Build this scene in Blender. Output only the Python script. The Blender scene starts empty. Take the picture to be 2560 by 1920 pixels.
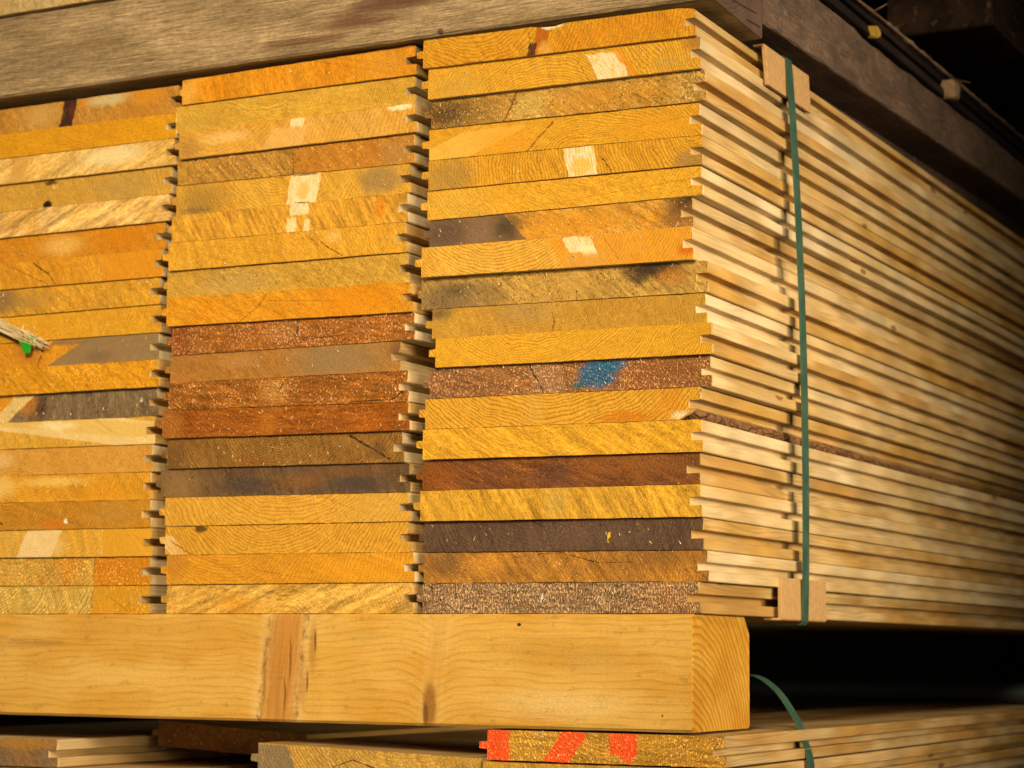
import bpy, bmesh, math, random
from mathutils import Vector, Matrix, noise as mnoise
SC = bpy.context.scene
COL = SC.collection

# ------------------------------------------------------------------ camera
cd = bpy.data.cameras.new('camera'); cam = bpy.data.objects.new('camera', cd); COL.objects.link(cam)
right = Vector((0.88910958, 0.45761431, 0.00856125))
up = Vector((0.04903139, -0.11382842, 0.99228978))
fwd = Vector((-0.45506052, 0.88183458, 0.1236434))
m = Matrix((right, up, -fwd)).transposed().to_4x4()
m.translation = Vector((0.50861627, -1.24612235, -0.02367775))
cam.matrix_world = m
cd.sensor_width = 36; cd.lens = 5343.714 / 2560 * 36
cd.clip_start = 0.05; cd.clip_end = 60
cd.dof.use_dof = True; cd.dof.focus_distance = 1.33; cd.dof.aperture_fstop = 13.0
SC.camera = cam

# ------------------------------------------------------------------ world, lamps, exposure
w = bpy.data.worlds.new('World'); SC.world = w; w.use_nodes = True
bg = w.node_tree.nodes['Background']; bg.inputs[0].default_value = (1.0, 0.72, 0.42, 1); bg.inputs[1].default_value = 0.022
def aim(o, loc, tgt):
    o.location = loc
    o.rotation_euler = (Vector(tgt) - Vector(loc)).to_track_quat('-Z', 'Y').to_euler()
LAMP = (1.0, 0.74, 0.41)
def area(name, loc, tgt, sx, sy, power, col=LAMP):
    l = bpy.data.lights.new(name, 'AREA'); l.shape = 'RECTANGLE'; l.size = sx; l.size_y = sy
    l.energy = power; l.color = col
    o = bpy.data.objects.new(name, l); COL.objects.link(o); aim(o, loc, tgt); return o
def spot(name, loc, tgt, power, size_deg, blend, radius, col=LAMP):
    l = bpy.data.lights.new(name, 'SPOT'); l.energy = power; l.spot_size = math.radians(size_deg); l.spot_blend = blend
    l.shadow_soft_size = radius; l.color = col
    o = bpy.data.objects.new(name, l); COL.objects.link(o); aim(o, loc, tgt); return o
spot('front_lamp', (0.55, -2.15, 0.98), (-0.40, 0, 0.16), 365, 36, 0.9, 0.30)
spot('side_lamp', (1.50, -0.10, 0.30), (0.0, 0.13, 0.17), 112, 35, 0.85, 0.30)
spot('fill_lamp', (1.45, -0.95, 0.16), (-0.12, 0.05, 0.15), 138, 32, 0.9, 0.42)  # added unseen lamp, softens the strap shadow and lifts the grooves
vs = SC.view_settings
vs.view_transform = 'Standard'; vs.look = 'None'; vs.exposure = 0.0; vs.gamma = 1; vs.use_curve_mapping = False

# ------------------------------------------------------------------ helpers
def s2l(c):
    c = c / 255.0
    return c / 12.92 if c < 0.04045 else ((c + 0.055) / 1.055) ** 2.4
ILL = (1.0, 0.80, 0.47)
def seen(c, k=0.80):
    r, g, b = [k * s2l(v) / i for v, i in zip(c, ILL)]
    sat = 0.42 + 0.58 * min(1.0, b / max(r, 1e-4) / 0.45)      # keep creams neutral, deepen the golds
    return (min(0.9, r), min(0.88, g * (0.93 + 0.07 * sat)), min(0.8, b * sat), 1.0)

def setp(o, label=None, cat=None, group=None, kind=None):
    if label: o['label'] = label
    if cat: o['category'] = cat
    if group: o['group'] = group
    if kind: o['kind'] = kind
    return o

class NB:
    """small node builder"""
    def __init__(s, name):
        s.m = bpy.data.materials.new(name); s.m.use_nodes = True
        s.t = s.m.node_tree; s.t.nodes.clear()
        s.out = s.t.nodes.new('ShaderNodeOutputMaterial'); s.b = s.t.nodes.new('ShaderNodeBsdfPrincipled')
        s.t.links.new(s.b.outputs[0], s.out.inputs[0])
    def n(s, ty, **kw):
        nd = s.t.nodes.new(ty)
        for k, v in kw.items(): setattr(nd, k, v)
        return nd
    def put(s, sock, v):
        if isinstance(v, bpy.types.NodeSocket): s.t.links.new(v, sock)
        else: sock.default_value = v[:3] if (sock.type == 'VECTOR' and len(v) == 4) else v
    def ma(s, op, a, b=0.0, c=0.0, clamp=False):
        nd = s.n('ShaderNodeMath', operation=op, use_clamp=clamp)
        s.put(nd.inputs[0], a); s.put(nd.inputs[1], b); s.put(nd.inputs[2], c)
        return nd.outputs[0]
    def vec(s, x, y, z):
        nd = s.n('ShaderNodeCombineXYZ'); s.put(nd.inputs[0], x); s.put(nd.inputs[1], y); s.put(nd.inputs[2], z); return nd.outputs[0]
    def noise(s, v, scale=1.0, detail=2.0, rough=0.5, color=False, dist=0.0):
        nd = s.n('ShaderNodeTexNoise'); s.put(nd.inputs['Vector'], v)
        nd.inputs['Scale'].default_value = scale; nd.inputs['Detail'].default_value = detail
        nd.inputs['Roughness'].default_value = rough; nd.inputs['Distortion'].default_value = dist
        return nd.outputs[1] if color else nd.outputs[0]
    def sep(s, c):
        nd = s.n('ShaderNodeSeparateColor'); s.put(nd.inputs[0], c); return nd.outputs
    def mr(s, v, a, b, c=0.0, d=1.0, smooth=True):
        nd = s.n('ShaderNodeMapRange'); nd.interpolation_type = 'SMOOTHSTEP' if smooth else 'LINEAR'
        s.put(nd.inputs[0], v)
        for i, q in zip((1, 2, 3, 4), (a, b, c, d)): s.put(nd.inputs[i], q)
        return nd.outputs[0]
    def mix(s, f, a, b, mode='MIX'):
        nd = s.n('ShaderNodeMix', data_type='RGBA', blend_type=mode)
        s.put(nd.inputs[0], f); s.put(nd.inputs[6], a); s.put(nd.inputs[7], b); return nd.outputs[2]
    def mul(s, col, f):      # scale a colour by a scalar
        nd = s.n('ShaderNodeVectorMath', operation='SCALE'); s.put(nd.inputs[0], col); s.put(nd.inputs[3], f); return nd.outputs[0]
    def xyz(s):
        tc = s.n('ShaderNodeTexCoord'); sp = s.n('ShaderNodeSeparateXYZ'); s.t.links.new(tc.outputs['Object'], sp.inputs[0])
        return [s.ma('MULTIPLY', o, 1000.0) for o in sp.outputs]
    def bump(s, h, strength, dist=0.0006):
        nd = s.n('ShaderNodeBump'); nd.inputs['Strength'].default_value = strength; nd.inputs['Distance'].default_value = dist
        s.put(nd.inputs['Height'], h); s.t.links.new(nd.outputs[0], s.b.inputs['Normal'])
    def done(s, col, rough=0.75, spec=0.12):
        s.put(s.b.inputs['Base Color'], col); s.put(s.b.inputs['Roughness'], rough)
        s.b.inputs['Specular IOR Level'].default_value = spec
        return s.m

# palette: colours as the photograph shows them under the lamp (turned into base colours by seen())
GOLD = (224, 158, 54); AMB = (218, 150, 46); ORG = (214, 134, 34); PALE = (234, 184, 98); CREAM = (246, 218, 150)
TAN = (196, 148, 72); BRN = (160, 104, 48); RUST = (168, 96, 38); GREY = (146, 116, 70); DGR = (104, 80, 54); UMB = (118, 76, 48)
OLV = (190, 148, 66); DARK = (52, 28, 18); BLK = (26, 16, 12); MAUVE = (130, 84, 52); PINK = (172, 112, 62); YEL = (226, 161, 52)
RED = (255, 84, 44)
UMM, VMM = 201.0, 20.5

def end_mat(name, base, second, seed, feats=(), rings=None, saw=None, light=0.0, dark=0.0, mott=0.6, bump=0.5, sawcol=0.20):
    """sawn end grain. local x across the board, z up, in mm. rings=(u,v,spacing mm,strength); saw=(deg,spacing mm,strength)"""
    g = NB(name); X, Y, Z = g.xyz()
    so = seed * 61.7
    P = g.vec(g.ma('ADD', X, so), 0.0, Z)
    lo = g.sep(g.noise(P, 0.035, 2.0, 0.5, True)); mid = g.sep(g.noise(P, 0.16, 4.0, 0.6, True))
    m0 = g.mr(g.ma('ADD', g.ma('MULTIPLY', lo[0], 0.6), g.ma('MULTIPLY', mid[0], 0.4)), 0.38, 0.62)
    col = g.mix(g.ma('MULTIPLY', m0, mott), seen(base), seen(second))
    h = g.ma('MULTIPLY', mid[1], 0.5)
    if rings:
        cu, cv, sp, st = rings
        dx = g.ma('SUBTRACT', g.ma('ADD', X, g.ma('MULTIPLY', g.ma('SUBTRACT', lo[1], 0.5), 16.0)), cu * UMM)
        dz = g.ma('SUBTRACT', g.ma('ADD', Z, g.ma('MULTIPLY', g.ma('SUBTRACT', lo[2], 0.5), 12.0)), cv * VMM)
        d = g.ma('SQRT', g.ma('ADD', g.ma('MULTIPLY', dx, dx), g.ma('MULTIPLY', dz, dz)))
        d = g.ma('ADD', d, g.ma('MULTIPLY', mid[2], 1.0))
        # uneven ring widths: warp the radius with a 1-D noise
        d2 = g.ma('ADD', g.ma('DIVIDE', d, sp), g.ma('MULTIPLY', g.noise(g.vec(g.ma('DIVIDE', d, sp * 5.0), so, 0.0), 1.0, 1.0), 2.4))
        fr = g.ma('FRACT', d2)
        lw = g.ma('MULTIPLY', g.mr(fr, 0.42, 0.82), g.mr(fr, 0.88, 1.0, 1.0, 0.0))
        lw = g.ma('MULTIPLY', lw, g.mr(mid[0], 0.3, 0.6, 0.5, 1.0))
        col = g.mix(g.ma('MULTIPLY', lw, min(1.0, st * 1.25)), col, g.mul(col, 0.50))
        h = g.ma('ADD', h, g.ma('MULTIPLY', lw, 0.5))
    a, sp, st = saw if saw else (62 + (seed * 17) % 40, 5.0, 0.5)
    rk = 0.55 if (rings and rings[3] >= .3 and light < .3 and st < 1) else 1.0; st = st * rk
    ca, sa = math.cos(math.radians(a)), math.sin(math.radians(a))
    t1 = g.ma('ADD', g.ma('MULTIPLY', X, ca / sp), g.ma('MULTIPLY', Z, sa / sp))
    t2 = g.ma('ADD', g.ma('MULTIPLY', X, -sa / (sp * 9)), g.ma('MULTIPLY', Z, ca / (sp * 9)))
    sw = g.noise(g.vec(t1, t2, so), 1.0, 3.0, 0.62)
    f = g.mr(sw, 0.3, 0.7, 1.0 - sawcol * 2.2 * st, 1.0 + sawcol * 1.8 * st, False)
    col = g.mul(col, f); h = g.ma('ADD', h, g.ma('MULTIPLY', sw, 1.3 * st))
    t3 = g.ma('ADD', g.ma('MULTIPLY', X, ca / 0.85), g.ma('MULTIPLY', Z, sa / 0.85)); t4 = g.ma('ADD', g.ma('MULTIPLY', X, -sa / 4.5), g.ma('MULTIPLY', Z, ca / 4.5))
    sf = g.noise(g.vec(t3, t4, so + 7), 1.0, 2.0, 0.6)
    col = g.mul(col, g.mr(sf, 0.3, 0.7, 1 - (0.2 + 0.1 * st) * rk, 1 + (0.16 + 0.1 * st) * rk, False)); h = g.ma('ADD', h, g.ma('MULTIPLY', sf, 0.8 * rk))
    fine = g.noise(g.vec(g.ma('ADD', X, so), 3.0, g.ma('MULTIPLY', Z, 0.8)), 1.05, 3.0, 0.68)
    col = g.mul(col, g.mr(fine, 0.28, 0.72, 0.72, 1.24, False))
    col = g.mul(col, g.mr(g.noise(g.vec(g.ma('ADD', X, so + 40), 1.0, g.ma('MULTIPLY', Z, 1.3)), 0.33, 4.0, 0.75), 0.3, 0.7, 0.86, 1.13, False))
    # feature masks ---------------------------------------------------------
    wx = g.ma('ADD', X, g.ma('ADD', g.ma('MULTIPLY', g.ma('SUBTRACT', mid[1], 0.5), 9.0), g.ma('MULTIPLY', g.ma('SUBTRACT', fine, 0.5), 2.0)))
    wz = g.ma('ADD', Z, g.ma('MULTIPLY', g.ma('SUBTRACT', mid[2], 0.5), 6.0))
    tx = g.ma('ADD', X, g.ma('ADD', g.ma('MULTIPLY', g.ma('SUBTRACT', mid[1], 0.5), 4.5), g.ma('MULTIPLY', g.ma('SUBTRACT', fine, 0.5), 1.6))); tz = Z
    for ft in feats:
        k = ft[0]
        if k == 'e':        # soft patch: u v ru rv colour amount softness
            _, u, v, ru, rv, c, amt, soft = ft
            ex = g.ma('DIVIDE', g.ma('SUBTRACT', wx, u * UMM), ru * UMM); ez = g.ma('DIVIDE', g.ma('SUBTRACT', wz, v * VMM), rv * VMM)
            r = g.ma('SQRT', g.ma('ADD', g.ma('MULTIPLY', ex, ex), g.ma('MULTIPLY', ez, ez)))
            mk = g.mr(r, 1.0 - soft, 1.0 + soft * 0.4, amt, 0.0)
            cc = g.mul(seen(c), g.mr(fine, 0.3, 0.7, 0.72, 1.28, False))
            col = g.mix(mk, col, cc)
        elif k == 'p':      # quad patch with crisp sides: u0 u1 slant v0 v1 colour amount
            _, u0, u1, sl, v0, v1, c, amt = ft
            sx = g.ma('SUBTRACT', tx, g.ma('MULTIPLY', g.ma('SUBTRACT', tz, 0.5 * VMM), sl * UMM / VMM))
            mk = g.ma('MULTIPLY', g.mr(sx, u0 * UMM - .4, u0 * UMM + .6), g.mr(sx, u1 * UMM - .6, u1 * UMM + .4, 1.0, 0.0))
            zz = g.ma('ADD', tz, g.ma('MULTIPLY', g.ma('SUBTRACT', mid[0], 0.5), 5.0))
            mk = g.ma('MULTIPLY', mk, g.ma('MULTIPLY', g.mr(zz, v0 * VMM - 1.2, v0 * VMM + .6), g.mr(zz, v1 * VMM - .6, v1 * VMM + 1.2, 1.0, 0.0)))
            str_ = g.noise(g.vec(g.ma('MULTIPLY', sx, 0.9), so, g.ma('MULTIPLY', Z, 0.22)), 1.0, 2.0)
            cc = g.mul(g.mix(g.mr(str_, 0.42, 0.62, 0.0, 0.62 if c == CREAM else 0.0), seen(c), g.mul(col, 1.2)), g.mr(str_, 0.3, 0.7, 0.86, 1.1, False))
            if c == RED: mk = g.ma('MULTIPLY', mk, g.mr(g.ma('ADD', fine, g.ma('MULTIPLY', sf, .6)), .60, .74, .35, 1.0))
            col = g.mix(g.ma('MULTIPLY', mk, amt), col, cc)
        elif k == 'c':      # crack: u0 v0 u1 v1 width mm
            _, u0, v0, u1, v1, wd = ft[:6]
            cc = seen(ft[6]) if len(ft) > 6 else seen(DARK)
            ax, az, bx, bz = u0 * UMM, v0 * VMM, u1 * UMM, v1 * VMM
            L2 = (bx - ax) ** 2 + (bz - az) ** 2
            px = g.ma('SUBTRACT', tx, ax); pz = g.ma('SUBTRACT', tz, az)
            tt = g.ma('DIVIDE', g.ma('ADD', g.ma('MULTIPLY', px, bx - ax), g.ma('MULTIPLY', pz, bz - az)), L2, clamp=True)
            qx = g.ma('SUBTRACT', px, g.ma('MULTIPLY', tt, bx - ax)); qz = g.ma('SUBTRACT', pz, g.ma('MULTIPLY', tt, bz - az))
            dd = g.ma('SQRT', g.ma('ADD', g.ma('MULTIPLY', qx, qx), g.ma('MULTIPLY', qz, qz)))
            wv = g.ma('MULTIPLY', g.mr(g.noise(g.vec(tt, so, 1.0), 9.0, 1.0), 0.3, 0.6, 0.35, 1.1), wd)
            mk = g.mr(g.ma('DIVIDE', dd, wv), 0.35, 1.0, 0.93, 0.0)
            col = g.mix(mk, col, cc); h = g.ma('SUBTRACT', h, g.ma('MULTIPLY', mk, 2.0))
    if light > 0.05:  # pale torn-fibre flecks, their glint of light put into the colour
        fl = g.noise(g.vec(g.ma('ADD', g.ma('MULTIPLY', X, 0.95), so), 7.0, g.ma('MULTIPLY', Z, 0.55)), 0.98, 1.0, 0.5)
        th = g.mr(lo[2], 0.35, 0.65, 0.79 - 0.205 * light, 0.72 - 0.215 * light)
        mk = g.mr(g.ma('SUBTRACT', fl, th), 0.0, 0.06)
        col = g.mix(g.ma('MULTIPLY', mk, 0.85), col, g.mix(0.28, g.mul(col, 2.5), seen((240, 190, 124))))
        h = g.ma('ADD', h, g.ma('MULTIPLY', mk, 1.2))
    if dark > 0:
        dk = g.noise(g.vec(g.ma('ADD', X, so + 90), 4.0, Z), 0.62, 2.5, 0.6)
        th = g.mr(lo[1], 0.35, 0.65, 0.74 - 0.13 * dark, 0.66 - 0.13 * dark)
        mk = g.mr(g.ma('SUBTRACT', dk, th), 0.0, 0.08)
        col = g.mix(g.ma('MULTIPLY', mk, 0.75), col, g.mul(col, 0.38))
        h = g.ma('SUBTRACT', h, g.ma('MULTIPLY', mk, 0.8))
    h = g.ma('ADD', h, g.ma('MULTIPLY', fine, 0.9 + 0.7 * light))
    g.bump(h, bump, 0.0007 + 0.0005 * light)
    return g.done(col, 0.72)

def side_mat(name, base, second, seed, knots=0.06, line=0.35, darkk=0.5):
    """planed long grain running along local y"""
    g = NB(name); X, Y, Z = g.xyz()
    oi = g.n('ShaderNodeObjectInfo'); r = oi.outputs['Random']
    off = g.ma('MULTIPLY', r, 900.0)
    Yo = g.ma('ADD', Y, off)
    q = g.ma('ADD', X, g.ma('MULTIPLY', Z, 1.0))
    lo = g.sep(g.noise(g.vec(g.ma('MULTIPLY', q, 0.05), g.ma('MULTIPLY', Yo, 0.008), off), 1.0, 2.0, 0.5, True))
    col = g.mix(g.mr(lo[0], 0.36, 0.64), seen(base, 0.72), seen(second, 0.72))
    wq = g.ma('ADD', q, g.ma('MULTIPLY', lo[1], 16.0))
    ring = g.ma('FRACT', g.ma('ADD', g.ma('DIVIDE', wq, 2.6), g.ma('MULTIPLY', g.noise(g.vec(g.ma('DIVIDE', wq, 9.0), off, 0.0), 1.0, 1.0), 2.0)))
    lw = g.ma('MULTIPLY', g.mr(ring, 0.35, 0.85), g.mr(ring, 0.9, 1.0, 1.0, 0.0))
    lw = g.ma('MULTIPLY', lw, g.mr(lo[2], 0.4, 0.62, 0.15, 1.0))
    col = g.mix(g.ma('MULTIPLY', lw, line), col, g.mul(col, 0.6))
    st = g.noise(g.vec(g.ma('MULTIPLY', X, 1.3), g.ma('MULTIPLY', Yo, 0.03), g.ma('MULTIPLY', Z, 1.3)), 1.0, 3.0, 0.65)
    col = g.mul(col, g.mr(st, 0.3, 0.7, 0.88, 1.1, False))
    # patches of finger joint / tone change along the length
    pt = g.noise(g.vec(off, g.ma('MULTIPLY', Yo, 0.022), 0.0), 1.0, 0.0)
    col = g.mul(col, g.mr(pt, 0.35, 0.65, 0.86, 1.1, False))
    vo = g.n('ShaderNodeTexVoronoi'); g.put(vo.inputs['Vector'], g.vec(g.ma('MULTIPLY', q, 0.03), g.ma('DIVIDE', Yo, 110.0), off)); vo.inputs['Scale'].default_value = 1.0
    kd = g.ma('ADD', vo.outputs['Distance'], g.ma('MULTIPLY', g.ma('SUBTRACT', st, 0.5), 0.05))
    km = g.mr(kd, knots * 0.6, knots, 0.9, 0.0)
    col = g.mix(g.ma('MULTIPLY', km, darkk), col, seen((120, 66, 34), 0.7))
    g.bump(g.ma('ADD', st, g.ma('MULTIPLY', lw, 0.3)), 0.25, 0.0003)
    return g.done(col, 0.62, 0.2)

def new_obj(name, bm, mats, parent=None, loc=(0, 0, 0)):
    me = bpy.data.meshes.new(name); bm.normal_update(); bm.to_mesh(me); bm.free()
    for mt in (mats if isinstance(mats, (list, tuple)) else [mats]): me.materials.append(mt)
    o = bpy.data.objects.new(name, me); COL.objects.link(o); o.location = loc
    if parent: o.parent = parent
    return o

def loft(name, profile, length, yf, mats, loc, seed=0, jit=0.00022, parent=None, back=0.0022, split=True):
    """profile: closed list of (x,z), counter-clockwise seen from -y. mats = (sawn end, planed sides).
    The body is one mesh; the rough sawn end is a child mesh of it (split=True) or part of it."""
    rnd = random.Random(seed)
    def ring(bm, j):
        out = []
        for (x, z) in profile:
            k = jit if j == 0 else 0
            yy = length if j == 2 else yf(x) + (0, back)[j]
            out.append(bm.verts.new((x + rnd.uniform(-k, k), yy + rnd.uniform(-k, k) * 1.6, z + rnd.uniform(-k, k))))
        return out
    n = len(profile)
    def skin(bm, a, b, mi):
        for i in range(n):
            f = bm.faces.new((a[i], b[i], b[(i + 1) % n], a[(i + 1) % n])); f.material_index = mi
    def cap(bm, r, mi):
        f = bm.faces.new(r); f.material_index = mi; bm.normal_update()
        bmesh.ops.triangulate(bm, faces=[f], quad_method='BEAUTY', ngon_method='EAR_CLIP')
    body = bmesh.new(); end = bmesh.new() if split else body
    r0 = ring(end, 0); r1 = ring(end, 1); skin(end, r0, r1, 1); cap(end, r0, 0)
    r1b = ring(body, 1) if split else r1
    prev = r1b; K = 16 if length > 1 else 1
    for q in range(1, K):
        y = length * (q / K) ** 1.6
        dx = .0011 * mnoise.noise(Vector((y * 4.0, seed * 3.3, 0))) * min(1, y * 12); dz = .00022 * mnoise.noise(Vector((y * 5.0, seed * 7.7, 4)))
        rq = [body.verts.new((x + dx, y, z + dz)) for (x, z) in profile]
        skin(body, prev, rq, 1); prev = rq
    r2 = ring(body, 2); skin(body, prev, r2, 1); cap(body, list(reversed(r2)), 0)
    for m in ((body, end) if split else (body,)): bmesh.ops.recalc_face_normals(m, faces=m.faces)
    if split:
        # an open shell has no inside: face the cap towards -y, the ring outwards
        for f in end.faces:
            if f.material_index == 0 and f.normal.y > 0: bmesh.ops.reverse_faces(end, faces=end.faces); break
    o = new_obj(name, body, mats, parent, loc)
    if split: new_obj('sawn_end', end, mats, o)
    return o

def board_profile(W, bl, br, tl, tr, tong=0.005, groove=0.008, tongue=True, grv=True, topf=None, brk=False, lip=0.0012, gap=0.0003, seed=0):
    """tongue-and-groove section; bl.. are the bottom/top heights at each end relative to the local origin"""
    rnd = random.Random(seed + 5)
    def P(x, v):
        u = min(1, max(0, x / W)); b = bl + (br - bl) * u; t = tl + (tr - tl) * u - gap
        z = b + v * (t - b)
        if topf and v > 0.9: z += topf(u)
        return (x, z)
    c = 0.0006; pts = []
    N = 34
    pts.append(P(0.0, 0.03)); pts.append(P(c, 0.0))
    if brk:
        for i in range(1, N - 3): pts.append(P(W * i / N, 0.0))
        pts += [P(W - 0.0165, 0.0), P(W - 0.0125, 0.10), P(W - 0.009, 0.17), P(W - 0.006, 0.27), P(W - 0.004, 0.34), P(W - groove, 0.36)]
    else:
        for i in range(1, N): pts.append(P(W * i / N, 0.0))
        pts += [P(W - c, 0.0), P(W, 0.03)]
        if grv: pts += [P(W, 0.33), P(W - c, 0.355), P(W - groove, 0.355)]
    if grv: pts += [P(W - groove, 0.61), P(W - lip - c, 0.615), P(W - lip, 0.64)]
    pts += [P(W - (lip if grv else 0), 0.97), P(W - (lip if grv else 0) - c, 1.0)]
    for i in range(N - 1, 0, -1): pts.append(P(W * i / N, 1.0))
    pts += [P(c, 1.0), P(0.0, 0.97)]
    if tongue: pts += [P(0.0, 0.62), P(-tong + c, 0.60), P(-tong, 0.57), P(-tong, 0.41), P(-tong + c, 0.38), P(0.0, 0.36)]
    return pts

def box_bm(x0, x1, y0, y1, z0, z1, bev=0.001, seg=2):
    bm = bmesh.new(); bmesh.ops.create_cube(bm, size=1.0)
    bmesh.ops.scale(bm, vec=(x1 - x0, y1 - y0, z1 - z0), verts=bm.verts)
    bmesh.ops.translate(bm, vec=((x0 + x1) / 2, (y0 + y1) / 2, (z0 + z1) / 2), verts=bm.verts)
    if bev: bmesh.ops.bevel(bm, geom=list(bm.edges), offset=bev, segments=seg, affect='EDGES', profile=0.6)
    return bm

def fibres(name, mat, parent, W, T, n, seed, u0=0.02, u1=0.98, yf=lambda x: 0.0, size=0.0035):
    """torn wood fibres standing off the sawn end"""
    rnd = random.Random(seed); bm = bmesh.new()
    for i in range(n):
        x = rnd.uniform(u0, u1) * W; z = rnd.uniform(0.06, 0.94) * T; y = yf(x) - 0.0002
        a = rnd.gauss(math.pi / 2, 0.9); L = size * rnd.uniform(0.3, 1.0); w2 = rnd.uniform(0.00015, 0.00042)
        p = Vector((x, y, z)); d = Vector((math.cos(a), 0, math.sin(a))) * L / 4
        curl = rnd.uniform(-0.4, 0.4); sd = Vector((-math.sin(a), -0.3, math.cos(a))) * w2
        prev = None
        for k in range(5):
            q = p + Vector((0, -math.sin(k / 4 * 2.2) * L * 0.22, 0))
            wv = sd * (1 - 0.75 * k / 4)
            pr = [bm.verts.new(q + wv), bm.verts.new(q - wv), bm.verts.new(q + Vector((0, -w2 * 1.3 * (1 - .7 * k / 4), 0)))]
            if prev:
                for j in range(3): bm.faces.new((prev[j], prev[(j + 1) % 3], pr[(j + 1) % 3], pr[j]))
            prev = pr; p = p + d; d = Matrix.Rotation(curl, 3, 'Y') @ d
    bmesh.ops.recalc_face_normals(bm, faces=bm.faces)
    o = new_obj(name, bm, mat, parent); o['kind'] = 'stuff'; return o

# ------------------------------------------------------------------ long grain materials
SIDES = [side_mat('planed_pine_pale', (232, 192, 124), (220, 172, 98), 1, 0.09, 0.4, .8),
         side_mat('planed_pine_warm', (228, 182, 110), (210, 156, 80), 2, 0.10, 0.5, .8),
         side_mat('planed_pine_cream', (238, 202, 138), (226, 182, 110), 3, 0.08, 0.3, .8),
         side_mat('planed_pine_grained', (230, 188, 116), (204, 150, 80), 4, 0.10, 0.65, .8)]
M_FIB = side_mat('torn_fibre', (240, 208, 140), (230, 190, 110), 6, 0.0, 0.1)
# ------------------------------------------------------------------ the setting
def ground_mat():
    g = NB('dusty_concrete'); X, Y, Z = g.xyz()
    a = g.noise(g.vec(X, Y, Z), 0.02, 5.0, 0.6)
    g.bump(a, 0.3); return g.done(g.mix(a, (0.05, 0.04, 0.03, 1), (0.11, 0.09, 0.07, 1)), 0.9)
setp(new_obj('shed_floor', box_bm(-9, 9, -5, 13, -0.48, -0.455, 0), ground_mat()), kind='structure')
def wall_mat():
    g = NB('dark_boarding'); X, Y, Z = g.xyz()
    a = g.noise(g.vec(g.ma('MULTIPLY', X, .02), 0.0, g.ma('MULTIPLY', Z, .001)), 1.0, 3.0)
    return g.done(g.mix(a, (0.012, 0.010, 0.009, 1), (0.03, 0.024, 0.02, 1)), 0.95)
setp(new_obj('shed_wall', box_bm(-9, 9, 9.0, 9.1, -0.46, 4.5, 0), wall_mat()), 'dark timber shed wall far behind the stacked packs', 'wall')

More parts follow.
